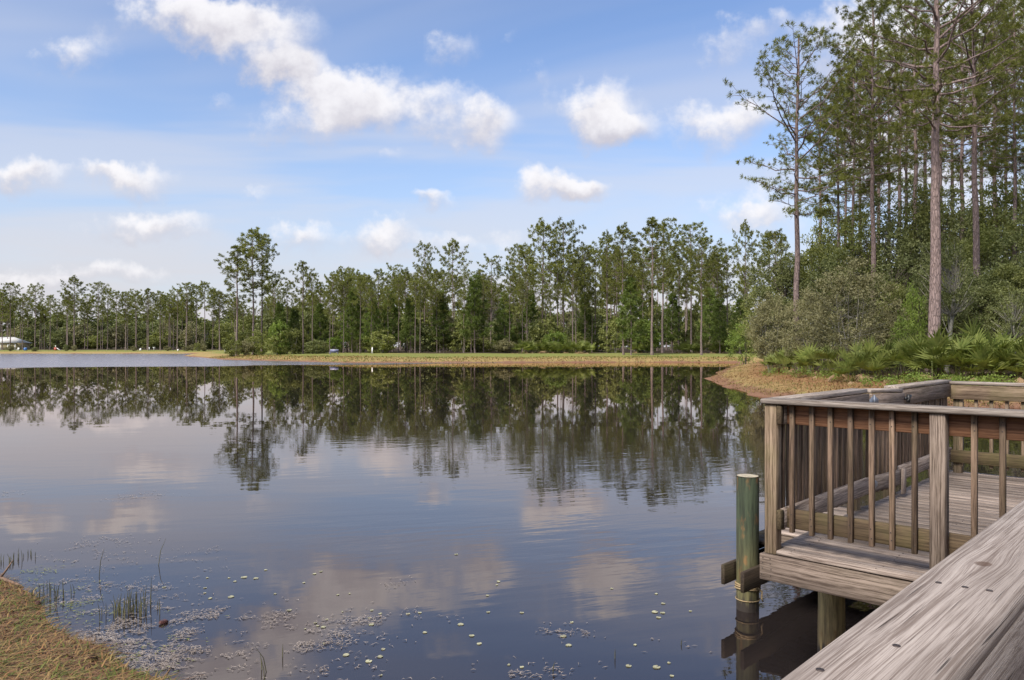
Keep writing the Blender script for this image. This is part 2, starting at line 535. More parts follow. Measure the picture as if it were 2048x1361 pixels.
M['bark_pine'] = mat_bark('pine_bark', (0.13, 0.092, 0.082), (0.34, 0.255, 0.235))
M['bark_far'] = mat_bark('far_pine_bark', (0.13, 0.098, 0.085), (0.32, 0.25, 0.225))
M['bark_grey'] = mat_bark('lichen_grey_bark', (0.17, 0.155, 0.125), (0.36, 0.34, 0.28), 7, 3, 0.01)
M['bark_dark'] = mat_bark('dark_bark', (0.06, 0.05, 0.04), (0.15, 0.125, 0.10), 7, 2, 0.01)

# ------------------------------------------------------------------ terrain
def wp(px, py):
    """a point of the water surface from its place in the photograph"""
    Y = EYE * F / (py - HZ)
    return ((px - 1024) / F * Y, Y)


def at(px, Y):
    return (px - 1024) / F * Y


LAKE = [wp(342, 1361), wp(290, 1337), wp(253, 1302), wp(222, 1284), wp(160, 1270), wp(116, 1237), wp(92, 1203), wp(68, 1183), wp(0, 1166),
        (-8, 9.8), (-14, 12.5), (-30, 16), (-80, 25), (-150, 60), (-205, 140), (-225, 230), (-215, 262),
        wp(0, 707.8), wp(200, 707.9), wp(398, 707.8), (-98, 235), (-88, 205), wp(398, 715.4), wp(444, 719.5), wp(513, 721.5), wp(615, 724), wp(690, 726.3),
        wp(900, 726), wp(1100, 725.5), wp(1300, 725), wp(1480, 725.5), wp(1478, 731), wp(1457, 736), wp(1439, 745), wp(1420, 757), wp(1425, 763),
        wp(1454, 776.5), wp(1495, 786), wp(1526, 794), wp(1700, 806), wp(1900, 814), wp(2048, 817), (24, 28), (33, 24), (38, 14), (32, 5), (20, 0), (10, -1),
        (4.4, 0.4), (1.6, 2.3), (-0.6, 4.3)]
LP = np.array(LAKE)


def shore_dist(x, y):
    """signed distance to the shoreline, positive on land"""
    x = np.asarray(x, float); y = np.asarray(y, float)
    best = np.full(x.shape, 1e9)
    inside = np.zeros(x.shape, bool)
    n = len(LP)
    for i in range(n):
        ax, ay = LP[i]; bx, by = LP[(i + 1) % n]
        ex, ey = bx - ax, by - ay
        t = np.clip(((x - ax) * ex + (y - ay) * ey) / (ex * ex + ey * ey), 0, 1)
        d = np.hypot(x - ax - t * ex, y - ay - t * ey)
        best = np.minimum(best, d)
        cond = (ay > y) != (by > y)
        xi = ax + (y - ay) * ex / (ey if abs(ey) > 1e-9 else 1e-9)
        inside ^= cond & (x < xi)
    return np.where(inside, -best, best)


def vnoise(x, y, s, seed=0):
    """cheap smooth value noise"""
    x = x / s; y = y / s
    xi = np.floor(x).astype(int); yi = np.floor(y).astype(int)
    fx = x - xi; fy = y - yi
    fx = fx * fx * (3 - 2 * fx); fy = fy * fy * (3 - 2 * fy)
    def h(a, b):
        k = (a * 374761393 + b * 668265263 + seed * 974634777) & 0x7fffffff
        k = ((k ^ (k >> 13)) * 1274126177) & 0x7fffffff
        return (k & 0xffff) / 65535.0
    return (h(xi, yi) * (1 - fx) + h(xi + 1, yi) * fx) * (1 - fy) + (h(xi, yi + 1) * (1 - fx) + h(xi + 1, yi + 1) * fx) * fy


def ground_z(x, y):
    x = np.asarray(x, float); y = np.asarray(y, float)
    s = shore_dist(x, y)
    dist = np.hypot(x, y)
    s = s + (vnoise(x, y, 0.6, 3) - 0.5) * np.clip(dist * 0.012, 0.12, 0.5) + (vnoise(x, y, 3.0, 5) - 0.5) * np.clip(dist * 0.02, 0.1, 1.0)
    sp = np.maximum(s, 0)
    z = 0.5 * (1 - np.exp(-sp / 2.0)) + 1.0 * (1 - np.exp(-sp / 22.0))
    z = z + np.clip(sp / 4, 0, 1) * ((vnoise(x, y, 7.0, 1) - 0.5) * 0.14 + (vnoise(x, y, 1.4, 2) - 0.5) * 0.07)
    z = np.where(s < 0, np.maximum(0.28 * s, -1.4), z)
    return z


def gz(x, y):
    return float(ground_z(np.array([x]), np.array([y]))[0])


def build_ground():
    na, nr = 460, 300
    # finer where the photograph looks
    a = np.linspace(0, 2 * math.pi, na, endpoint=False)
    a = a - 0.55 * np.sin(a)
    r = np.concatenate([[0.0], np.geomspace(0.5, 2600, nr)])
    A, Rr = np.meshgrid(a, r, indexing='ij')
    X = np.sin(A) * Rr
    Y = np.cos(A) * Rr
    x = X.ravel(); y = Y.ravel()
    z = ground_z(x, y)
    k = nr + 1
    i = np.arange(na)[:, None]; j = np.arange(nr)[None, :]
    i2 = (i + 1) % na
    q = np.stack([i * k + j, i * k + j + 1, i2 * k + j + 1, i2 * k + j], -1).reshape(-1, 4)
    me = mesh_np('ground', np.stack([x, y, z], 1), q, M['ground'], smooth=True)
    s = shore_dist(x, y)
    right = (x / np.maximum(y, 1) > 0.26) & (y < 112) & (y > 18)
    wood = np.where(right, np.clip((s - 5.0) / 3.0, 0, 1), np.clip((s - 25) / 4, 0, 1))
    straw = np.where(right & (s < 12), np.clip((s - 0.8) / 2.5, 0, 1) * np.where(x / np.maximum(y, 1) < 0.31, 0.55, 1), 0.0)
    near = (np.hypot(x, y) < 16) & (y > -5)
    straw = np.where(near, 0.55, straw)
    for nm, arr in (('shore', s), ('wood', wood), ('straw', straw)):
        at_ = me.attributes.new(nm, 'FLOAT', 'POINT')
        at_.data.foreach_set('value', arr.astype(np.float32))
    return me


def mat_ground():
    m, n, b, o = new_mat('ground_cover')
    geo = n.new('ShaderNodeNewGeometry')
    pos = geo.outputs['Position']
    def att(nm):
        nd = n.new('ShaderNodeAttribute', attribute_name=nm)
        return nd.outputs['Fac']
    s = att('shore'); wood = att('wood'); straw = att('straw')
    n1 = n.noise(pos, 0.16, 4.0, 0.6)
    n2 = n.noise(pos, 1.6, 5.0, 0.65)
    n3 = n.noise(pos, 14.0, 5.0, 0.7)
    sj = n.math('ADD', s, n.math('MULTIPLY_ADD', n2.outputs['Fac'], 2.4, -1.2))
    green = n.mix(n3.outputs['Fac'], (0.115, 0.135, 0.030), (0.235, 0.240, 0.075))
    tan = n.mix(n3.outputs['Fac'], (0.20, 0.135, 0.050), (0.40, 0.29, 0.13))
    soil = n.mix(n3.outputs['Fac'], (0.12, 0.062, 0.036), (0.29, 0.165, 0.105))
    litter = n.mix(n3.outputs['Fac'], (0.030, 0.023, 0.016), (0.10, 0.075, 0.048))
    strawc = n.mix(n3.outputs['Fac'], (0.150, 0.070, 0.034), (0.34, 0.175, 0.095))
    far_green = n.math('MULTIPLY', n.mapr(sj, 4.0, 9.0), n.mapr(n1.outputs['Fac'], 0.3, 0.5, 0.6, 1.0))
    c = n.mix(far_green, tan, green)
    c = n.mix(n.math('MULTIPLY', n.mapr(n2.outputs['Fac'], 0.52, 0.66), 0.6), c, green)
    c = n.mix(n.math('MULTIPLY', straw, n.mapr(n2.outputs['Fac'], 0.36, 0.54)), c, strawc)
    c = n.mix(n.mapr(sj, 1.3, 0.5), c, soil)
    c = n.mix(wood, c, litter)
    n.put(b.inputs['Base Color'], c)
    b.inputs['Roughness'].default_value = 0.95
    b.inputs['Specular IOR Level'].default_value = 0.1
    bp = n.new('ShaderNodeBump')
    bp.inputs['Distance'].default_value = 0.06
    n.put(bp.inputs['Height'], n.math('ADD', n3.outputs['Fac'], n2.outputs['Fac']))
    n.put(b.inputs['Normal'], bp.outputs[0])
    return m


def mat_water():
    m, n, b, o = new_mat('lake_water')
    geo = n.new('ShaderNodeNewGeometry')
    pos = geo.outputs['Position']
    x, y, z = n.sep(pos)
    big = n.noise(n.xyz(n.math('MULTIPLY', x, 0.05), n.math('MULTIPLY', y, 0.09), 0.0), 1.0, 3.0)
    # a breeze ruffles the far end of the lake
    edge = n.math('ADD', n.math('SUBTRACT', y, n.math('MULTIPLY_ADD', x, 0.50, 114.0)), n.math('MULTIPLY_ADD', big.outputs['Fac'], 26.0, -13.0))
    ruf = n.mapr(edge, -1.0, 5.0)
    w1 = n.noise(n.xyz(n.math('MULTIPLY', n.math('MULTIPLY_ADD', y, 0.35, x), 1.1), n.math('MULTIPLY', n.math('MULTIPLY_ADD', x, -0.35, y), 4.2), 0.0), 1.0, 3.0, 0.5)
    w2 = n.noise(n.xyz(n.math('MULTIPLY', x, 0.28), n.math('MULTIPLY', y, 0.75), 3.0), 1.0, 2.0, 0.5)
    patch = n.mapr(big.outputs['Fac'], 0.42, 0.62, 0.12, 1.0)
    calm = n.mapr(y, 8.0, 34.0, 1.0, 0.045)
    hgt = n.math('ADD', n.math('MULTIPLY', n.math('MULTIPLY', n.math('MULTIPLY', w1.outputs['Fac'], patch), calm), 0.0046), n.math('MULTIPLY', n.math('MULTIPLY', w2.outputs['Fac'], calm), 0.007))
    hgt = n.math('ADD', hgt, n.math('MULTIPLY', n.math('MULTIPLY', w1.outputs['Fac'], ruf), 0.035))
    bp = n.new('ShaderNodeBump')
    bp.inputs['Strength'].default_value = 1.0
    bp.inputs['Distance'].default_value = 1.0
    n.put(bp.inputs['Height'], hgt)
    # tannin-brown pond: a dark body; warm mirror tint put in to grey the reflected sky
    df = n.new('ShaderNodeBsdfDiffuse')
    n.put(df.inputs[0], (0.017, 0.0135, 0.0130))
    gl = n.new('ShaderNodeBsdfGlossy')
    n.put(gl.inputs['Color'], (1.0, 0.89, 0.845))
    n.put(gl.inputs['Roughness'], n.math('MULTIPLY_ADD', ruf, 0.24, 0.012))
    n.put(gl.inputs['Normal'], bp.outputs[0])
    fr = n.new('ShaderNodeFresnel')
    fr.inputs['IOR'].default_value = 2.0  # set above real water to brighten the reflections
    n.put(fr.inputs['Normal'], bp.outputs[0])
    mx = n.new('ShaderNodeMixShader')
    n.put(mx.inputs[0], fr.outputs[0])
    n.t.links.new(df.outputs[0], mx.inputs[1])
    n.t.links.new(gl.outputs[0], mx.inputs[2])
    n.t.links.new(mx.outputs[0], o.inputs[0])
    return m


M['ground'] = mat_ground()
M['water'] = mat_water()
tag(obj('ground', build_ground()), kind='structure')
wv = MB()
wv.add([(-260, -6, 0), (60, -6, 0), (60, 290, 0), (-260, 290, 0)], [(0, 1, 2, 3)])
tag(obj('water', wv.mesh('water', M['water'])), kind='structure')

# ------------------------------------------------------------------ dock carpentry
_box_cache = {}


def board_mesh(L, W, H, mat, c=0.005):
    key = (round(L, 3), round(W, 3), round(H, 3), mat, c)
    if key in _box_cache:
        return _box_cache[key]
    a, b, d = L / 2, W / 2, H / 2
    c = min(c, W * 0.3, H * 0.3)
    v = []
    idx = {}
    for sx in (-1, 1):
        for sy in (-1, 1):
            for sz in (-1, 1):
                for ax in range(3):
                    p = [sx * a, sy * b, sz * d]
                    for k, s in enumerate((sx, sy, sz)):
                        if k != ax:
                            p[k] -= s * c
                    idx[(sx, sy, sz, ax)] = len(v)
                    v.append(p)
    f4, f3 = [], []
    for ax in range(3):
        o1, o2 = [(1, 2), (2, 0), (0, 1)][ax]
        for s in (-1, 1):
            ring = []
            for (p, q) in ((-1, -1), (1, -1), (1, 1), (-1, 1)):
                t = [0, 0, 0]; t[ax] = s; t[o1] = p; t[o2] = q
                ring.append(idx[(*t, ax)])
            f4.append(ring if s > 0 else ring[::-1])
    for ax in range(3):          # edges parallel to ax
        o1, o2 = [(1, 2), (2, 0), (0, 1)][ax]
        for p in (-1, 1):
            for q in (-1, 1):
                t0 = [0, 0, 0]; t0[ax] = -1; t0[o1] = p; t0[o2] = q
                t1 = list(t0); t1[ax] = 1
                ring = [idx[(*t0, o1)], idx[(*t1, o1)], idx[(*t1, o2)], idx[(*t0, o2)]]
                f4.append(ring if p * q < 0 else ring[::-1])
    for sx in (-1, 1):
        for sy in (-1, 1):
            for sz in (-1, 1):
                ring = [idx[(sx, sy, sz, k)] for k in range(3)]
                f3.append(ring if sx * sy * sz > 0 else ring[::-1])
    me = mesh_np('board', v, [np.array(f4), np.array(f3)], M[mat])
    _box_cache[key] = me
    return me


def board(name, parent, lo, hi, mat, axis=None, c=0.005, jit=0.0):
    """a sawn board between two corners of the parent's frame; grain runs along its longest side"""
    dims = [hi[k] - lo[k] for k in range(3)]
    ctr = [(hi[k] + lo[k]) / 2 for k in range(3)]
    if axis is None:
        axis = int(np.argmax(dims))
    if axis == 0:
        L, Wd, H = dims; rot = (0, 0, 0)
    elif axis == 1:
        L, Wd, H = dims[1], dims[0], dims[2]; rot = (0, 0, math.pi / 2)
    else:
        L, Wd, H = dims[2], dims[1], dims[0]; rot = (0, -math.pi / 2, 0)
    o = obj(name, board_mesh(L, Wd, H, mat, c), parent, ctr, rot)
    if jit:
        o.rotation_euler = (rot[0] + random.uniform(-jit, jit), rot[1] + random.uniform(-jit, jit), rot[2] + random.uniform(-jit, jit))
    return o


def pile_mesh(r, z0, z1, mat, k=20, flare=0.0):
    m = MB()
    zs = np.linspace(z0, z1, 9)
    pts = np.stack([np.zeros(9), np.zeros(9), zs], 1)
    rad = np.linspace(r * (1 + flare), r, 9)
    m.tube(pts, rad, k)
    ang = np.arange(k) * 2 * math.pi / k
    top = np.stack([np.cos(ang) * r * 0.96, np.sin(ang) * r * 0.96, np.full(k, z1 + 0.006)], 1)
    v = np.vstack([top, [[0, 0, z1 + 0.008]]])
    m.add(v, None, [(k, j, (j + 1) % k) for j in range(k)])
    me = m.mesh('pile', M[mat])
    me.materials.append(M['pile_top'])
    n = len(me.polygons)
    for p in me.polygons:
        if len(p.vertices) == 3:
            p.material_index = 1
        else:
            p.use_smooth = True
    return me


TH = R(45.4)
DECK = 1.0
# main deck: x along the walkway direction, y to the lake side
dock = tag(empty('dock', (0, 0, 0), TH), 'weathered grey timber fishing dock on piles over the pond', 'dock')
PL0 = 5.19
n_pl = 33
pw = 0.137
for i in range(n_pl):
    d0 = PL0 + i * (pw + 0.009)
    right = -2.3
    nmax = 2.56 if i else 2.50
    nmax += 0.032 * (d0 - 5.2)
    dz = random.uniform(-0.002, 0.002)
    board('plank', dock, (d0, right, DECK - 0.030 + dz), (d0 + pw, nmax + random.uniform(-.006, .006), DECK + dz), 'wood_deck', 1, 0.006)
for i in range(46):
    d0 = PL0 - (i + 1) * (pw + 0.009)
    if d0 < -1.5: break
    board('plank', dock, (d0, -1.45, DECK - 0.030), (d0 + pw, 0.42, DECK + random.uniform(-.002, .002)), 'wood_deck', 1, 0.006)
board('fascia', dock, (5.158, 0.50, 0.782), (5.196, 2.605, 0.966), 'wood')
board('fascia', dock, (5.206, 2.565, 0.782), (9.98, 2.603, 0.966), 'wood')
for nn in (-2.1, -1.3, -0.5, 0.3, 1.1, 1.8):
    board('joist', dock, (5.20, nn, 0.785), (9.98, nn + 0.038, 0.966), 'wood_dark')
for nn in (-1.3, 0.34):
    board('joist', dock, (-1.4, nn, 0.785), (5.15, nn + 0.038, 0.966), 'wood_dark')
for dd in (5.93, 6.17, 9.05, 9.29):
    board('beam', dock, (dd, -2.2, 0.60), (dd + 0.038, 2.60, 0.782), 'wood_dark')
for (dd, nn) in ((6.07, 2.46), (6.07, 0.3), (6.07, -1.9), (9.19, 2.46), (9.19, 0.3)):
    obj('pile', pile_mesh(0.095, -1.3, 0.775, 'pile_tan', flare=0.25), dock, (dd, nn, 0), (0, 0, random.random() * 6))
for (dd, nn) in ((1.9, 0.28), (1.9, -1.2)):
    obj('pile', pile_mesh(0.095, -0.6, 0.78, 'pile_tan', flare=0.25), dock, (dd, nn, 0))
br = board('brace', dock, (6.20, 0.3, -0.02), (6.238, 2.5, 0.12), 'wood_dark')
br.rotation_euler = (R(16), 0, math.pi / 2)
br.rotation_euler = (0, R(17), math.pi / 2)
br.location = (6.225, 1.4, 0.22)
# lake-side edge is a touch out of square with the planks


def railing_root(label, origin, ang):
    return tag(empty('railing', origin, ang), label, 'railing')


def baluster(parent, x, y, z0, z1, t=0.032, mat='wood_bal'):
    board('baluster', parent, (x - t / 2, y - t / 2, z0), (x + t / 2, y + t / 2, z1), mat, 2, 0.003, jit=0.004)


def dock_pt(d, n, z=0):
    return (math.cos(TH) * d - math.sin(TH) * n, math.sin(TH) * d + math.cos(TH) * n, z)


# railing with the closest row of balusters (runs along the planks)
ra = railing_root('grey deck railing with a red-brown board under its cap, beside the green post', dock_pt(5.19, 2.50, 0), TH)
# local x = toward deck inside, y = toward the lake
board('post', ra, (0.012, 0.0, 0.962), (0.101, 0.089, 2.030), 'wood_post', 2, 0.006)
board('post', ra, (0.012, -1.082, 0.962), (0.101, -0.993, 2.030), 'wood', 2, 0.006)
board('upper_board', ra, (0.103, -2.03, 1.888), (0.141, -0.006, 2.028), 'wood_red')
board('lower_board', ra, (0.103, -2.03, 1.147), (0.141, -0.010, 1.285), 'wood_algae')
board('cap', ra, (-0.012, -2.02, 2.032), (0.150, 0.112, 2.070), 'wood_cap', 1, 0.008)
for nb_ in (2.416, 2.275, 2.145, 2.010, 1.874, 1.747, 1.612, 1.278, 1.130, 0.99, 0.85, 0.71):
    baluster(ra, 0.087, nb_ - 2.50, 1.125, 2.030)

# lake-side railing with the gate
TB = R(47.3)
ob = dock_pt(5.19, 2.50, 0)
rb = railing_root('long lake-side deck railing interrupted by the sagging gate', ob, TB)
GX0, GX1 = 1.86, 2.72
LB = 4.72
# x along the edge, y outward
for (x0, x1, zo) in ((0.02, GX0 - 0.01, 0.0), (GX1 + 0.02, LB, -0.02)):
    c0 = x0 - 0.012 if x0 < 0.1 else x0
    if x0 < 0.1:
        board('cap', rb, (0.152, -0.028, 2.032), (x1, 0.112, 2.070), 'wood_cap', 0, 0.008)
        board('upper_board', rb, (0.055, -0.042, 1.888), (x1, -0.004, 2.028), 'wood', 0)
        board('lower_board', rb, (0.060, -0.042, 1.147), (x1, -0.004, 1.285), 'wood_deck', 0)
    else:
        board('cap', rb, (x0, -0.028, 2.020), (x1, 0.112, 2.058), 'wood_cap', 0, 0.008)
        board('upper_board', rb, (x0, -0.042, 1.868), (x1 - 0.05, -0.004, 2.016), 'wood', 0)
        board('lower_board', rb, (x0, -0.042, 1.147), (x1 - 0.05, -0.004, 1.285), 'wood_deck', 0)
    x = x0 + 0.13
    while x < x1 - 0.03:
        baluster(rb, x, 0.014, 1.12, 2.028 if x0 < 0.1 else 2.012, 0.034)
        x += 0.116
for xp in (GX0 - 0.10, GX1 + 0.03, LB - 0.10):
    board('post', rb, (xp, 0.034, 0.95), (xp + 0.089, 0.123, 2.012), 'wood_post', 2)
bk = board('end_block', rb, (0.005, -0.041, 1.890), (0.052, -0.005, 2.026), 'wood_algae', 0)
bk['label'] = 'green algae-stained board end'
bk = board('end_block', rb, (0.000, -0.041, 1.148), (0.057, -0.005, 1.284), 'wood_algae', 0)
bk['label'] = 'green algae-stained board end'

# the gate: sags at its free end and stands a little ajar
gate = tag(empty('gate', (0, 0, 0)), 'sagging timber gate with metal hinge and latch in the deck railing', 'gate')
gx = Vector(ob) + Vector((math.cos(TB) * GX0, math.sin(TB) * GX0, 0))
gate.location = gx
gate.rotation_euler = (0, R(1.9), TB - R(2.0))
GL = GX1 - GX0 - 0.02
board('cap', gate, (0.006, -0.028, 2.028), (GL, 0.112, 2.064), 'wood_cap', 0, 0.008)
board('upper_board', gate, (0.006, -0.042, 1.862), (GL, -0.004, 2.024), 'wood', 0)
board('lower_board', gate, (0.006, -0.042, 1.147), (GL, -0.004, 1.285), 'wood_deck', 0)
board('stile', gate, (GL - 0.092, -0.066, 1.06), (GL - 0.004, -0.044, 1.30), 'wood_deck', 2)
x = 0.06
while x < GL:
    baluster(gate, x, 0.014, 1.12, 2.022, 0.034)
    x += 0.116
for zc_ in (1.955, 1.215):
    h = MB()
    h.add([(0.0, -0.047, -0.055), (0.0, -0.047, 0.055), (0.11, -0.047, 0.018), (0.11, -0.047, -0.018),
           (0.0, -0.043, -0.055), (0.0, -0.043, 0.055), (0.11, -0.043, 0.018), (0.11, -0.043, -0.018)],
          [(3, 2, 1, 0), (4, 5, 6, 7), (0, 1, 5, 4), (1, 2, 6, 5), (2, 3, 7, 6), (3, 0, 4, 7)])
    h.add([(-0.01, -0.047, -0.055), (-0.01, -0.047, 0.055), (-0.10, -0.047, 0.018), (-0.10, -0.047, -0.018),
           (-0.01, -0.043, -0.055), (-0.01, -0.043, 0.055), (-0.10, -0.043, 0.018), (-0.10, -0.043, -0.018)],
          [(0, 1, 2, 3), (7, 6, 5, 4), (4, 5, 1, 0), (5, 6, 2, 1), (6, 7, 3, 2), (7, 4, 0, 3)])
    h.tube([(-0.005, -0.050, -0.058), (-0.005, -0.050, 0.058)], 0.008, 8, True)
    obj('hinge', h.mesh('hinge', M['metal_grey']), gate, (0.02, 0, zc_))
lt = MB()
lt.box((GL - 0.02, -0.060, 1.955), (GL + 0.06, -0.044, 1.985))
lt.box((GL + 0.035, -0.075, 1.93), (GL + 0.060, -0.044, 2.01))
lt.tube([(GL - 0.01, -0.062, 1.94), (GL + 0.03, -0.085, 1.985), (GL + 0.07, -0.075, 2.0)], 0.007, 6, True)
obj('latch', lt.mesh('latch', M['metal_black']), gate)

# far railing, across the end of the deck
oc = dock_pt(9.80, 2.62, 0)
rc = railing_root('railing across the far end of the deck, tan grass behind it', oc, TH)
board('cap', rc, (-0.005, -4.9, 2.006), (0.150, 0.06, 2.044), 'wood_cap', 1, 0.008)
board('upper_board', rc, (0.0, -4.9, 1.842), (0.038, 0.0, 2.002), 'wood_post', 1)
board('lower_board', rc, (0.0, -4.9, 1.12), (0.038, 0.0, 1.262), 'wood_algae', 1)
y = -0.10
while y > -4.9:
    baluster(rc, 0.056, y, 1.08, 2.000, 0.034, 'wood_post')
    y -= 0.150
for yp in (-0.02, -1.9, -3.8):
    board('post', rc, (0.040, yp - 0.089, 0.95), (0.129, yp, 2.000), 'wood_post', 2)

# walkway railing: the wide handrail that comes toward the viewer
p_a, p_b = Vector((0.2905, 0.861, 0)), Vector((1.272, 1.913, 0))
TW = math.atan2(p_b.y - p_a.y, p_b.x - p_a.x)
rw = railing_root('walkway railing with a broad knotted grey handrail showing three nail heads', p_a, TW)
CW = 0.146
x_end = 4.32
hr = board('handrail', rw, (-2.3, -CW, 2.030), (x_end, 0.0, 2.070), 'wood_near', 0, 0.010)
board('upper_board', rw, (-2.3, -CW + 0.010, 1.888), (x_end, -CW + 0.048, 2.028), 'wood_near', 0)
board('lower_board', rw, (-2.3, -CW + 0.010, 1.147), (x_end, -CW + 0.048, 1.285), 'wood_deck', 0)
x = -2.2
while x < x_end - 0.1:
    baluster(rw, x, -CW + 0.066, 1.12, 2.028, 0.034)
    x += 0.138
for xp in (-1.9, 0.1, 2.1, 4.1):
    board('post', rw, (xp, -CW + 0.0835, 0.90), (xp + 0.056, -0.004, 2.028), 'wood', 2)


def on_plane(px, py, z):
    Y = (EYE - z) * F / (py - HZ)
    return Vector(((px - 1024) / F * Y, Y, z))


nm = MB()
nm.tube([(0, 0, -0.006), (0, 0, 0.0008)], 0.0048, 10, True)
nail_me = nm.mesh('nail', M['nail'])
inv = Matrix.Rotation(-TW, 3, 'Z')
for (px, py) in ((1877, 1165), (1930, 1174), (1979, 1181), (1793, 1291), (1640, 1339)):
    l = inv @ (on_plane(px, py, 2.071) - p_a)
    obj('nail', nail_me, rw, (l.x, l.y, 2.0702))
rust = MB()
rust.tube([(0, 0, -0.004), (0, 0, 0.0012)], 0.0045, 8, True)
fn_me = rust.mesh('nail', M['nail'])
for nn_ in (2.585, 2.52):
    for zz_ in (0.94, 0.905, 0.865, 0.82):
        obj('nail', fn_me, dock, (5.1575, nn_ + random.uniform(-.008, .008), zz_), (0, -math.pi / 2, 0))
for i_ in range(14):
    for nn_ in (2.40, 1.82, 1.12):
        for q_ in (0.035, 0.105):
            obj('nail', fn_me, dock, (PL0 + i_ * (pw + 0.009) + q_ + random.uniform(-.006, .006), nn_ + random.uniform(-.01, .01), DECK + 0.0015))
for nb_ in (2.416, 2.275, 2.145, 2.010, 1.874, 1.747, 1.612, 1.278, 1.130):
    for zz_ in (1.185, 1.245, 1.93, 1.985):
        obj('nail', fn_me, ra, (0.0705, nb_ - 2.50 + random.uniform(-.005, .005), zz_ + random.uniform(-.01, .01)), (0, -math.pi / 2, 0))
for i_ in range(7):
    for q_ in (0.03, 0.11):
        obj('nail', fn_me, ra, (q_, -0.05 - i_ * 0.29 + random.uniform(-.02, .02), 2.0695))
KNOT = inv @ (on_plane(1963, 1129, 2.07) - p_a)

# ------------------------------------------------------------------ lower landing and the green pile
land = tag(empty('landing', (0, 0, 0), TH), 'low boat landing of grey boards beside the dock, behind the green pile', 'landing')
for i in range(16):
    d0 = 6.78 + i * 0.146
    board('plank', land, (d0, 2.66, 0.585), (d0 + 0.14, 3.615, 0.615), 'wood_dark', 1, 0.006)
for i in range(10):
    d0 = 6.47 + i * 0.146
    board('step_board', land, (d0, 2.64, 0.785), (d0 + 0.14, 3.22, 0.812), 'wood_deck', 1, 0.006)
board('riser', land, (6.50, 3.17, 0.617), (7.95, 3.208, 0.783), 'wood', 0)
board('riser', land, (6.475, 2.66, 0.617), (6.497, 3.21, 0.783), 'wood', 1)
for nn in (2.70, 3.10, 3.60):
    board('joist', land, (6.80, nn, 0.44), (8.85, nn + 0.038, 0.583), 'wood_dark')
board('beam', land, (6.40, 3.572, 0.255), (9.0, 3.610, 0.436), 'wood_dark', 0)
board('beam', land, (6.30, 3.325, 0.255), (9.0, 3.363, 0.436), 'wood_dark', 0)
obj('pile', pile_mesh(0.095, -1.2, 0.43, 'pile_tan'), land, (8.7, 3.47, 0))
gp = tag(empty('mooring_pile', dock_pt(6.64, 3.469, 0), 0.4), 'round green-treated mooring pile standing in the pond beside the dock', 'pile')
obj('shaft', pile_mesh(0.102, -1.3, 1.235, 'pile_green', 28), gp)
rp = MB()
for q in range(3):
    a = np.linspace(0, 2 * math.pi, 25)
    rp.tube(np.stack([np.cos(a) * 0.110, np.sin(a) * 0.110, 0.205 + q * 0.017 + 0.006 * np.sin(a * 2 + q)], 1), 0.0085, 6)
rp.tube([(0.02, -0.112, 0.23), (0.06, -0.125, 0.19), (0.05, -0.13, 0.13), (0.07, -0.128, 0.10)], 0.008, 6, True)
obj('rope', rp.mesh('rope', M['rope'], True), gp)
rs = MB()
a = np.linspace(0, 2 * math.pi, 25)
rs.tube(np.stack([np.cos(a) * 0.108, np.sin(a) * 0.108, 0.10 + 0 * a], 1), 0.005, 6)
obj('strap', rs.mesh('strap', M['rope'], True), gp)

# ------------------------------------------------------------------ vegetation generators
def unit(v):
    return v / (np.linalg.norm(v, axis=-1, keepdims=True) + 1e-9)


def needles(g, pos, dirs, size, K, width, spread=0.85):
    """tufts of pine needles: K thin triangles around each tuft direction"""
    n = len(pos)
    d = unit(dirs[:, None, :] + g.normal(0, spread, (n, K, 3)))
    ln = size[:, None, None] * g.uniform(0.65, 1.1, (n, K, 1))
    side = unit(np.cross(d, g.normal(0, 1, (n, K, 3)))) * width
    b = pos[:, None, :] + d * 0.02
    mid = b + d * ln * 0.45
    tip = b + d * ln
    v = np.stack([b, mid + side, tip, mid - side], 2).reshape(-1, 3)
    f = np.arange(n * K * 4).reshape(-1, 4)
    return v, f


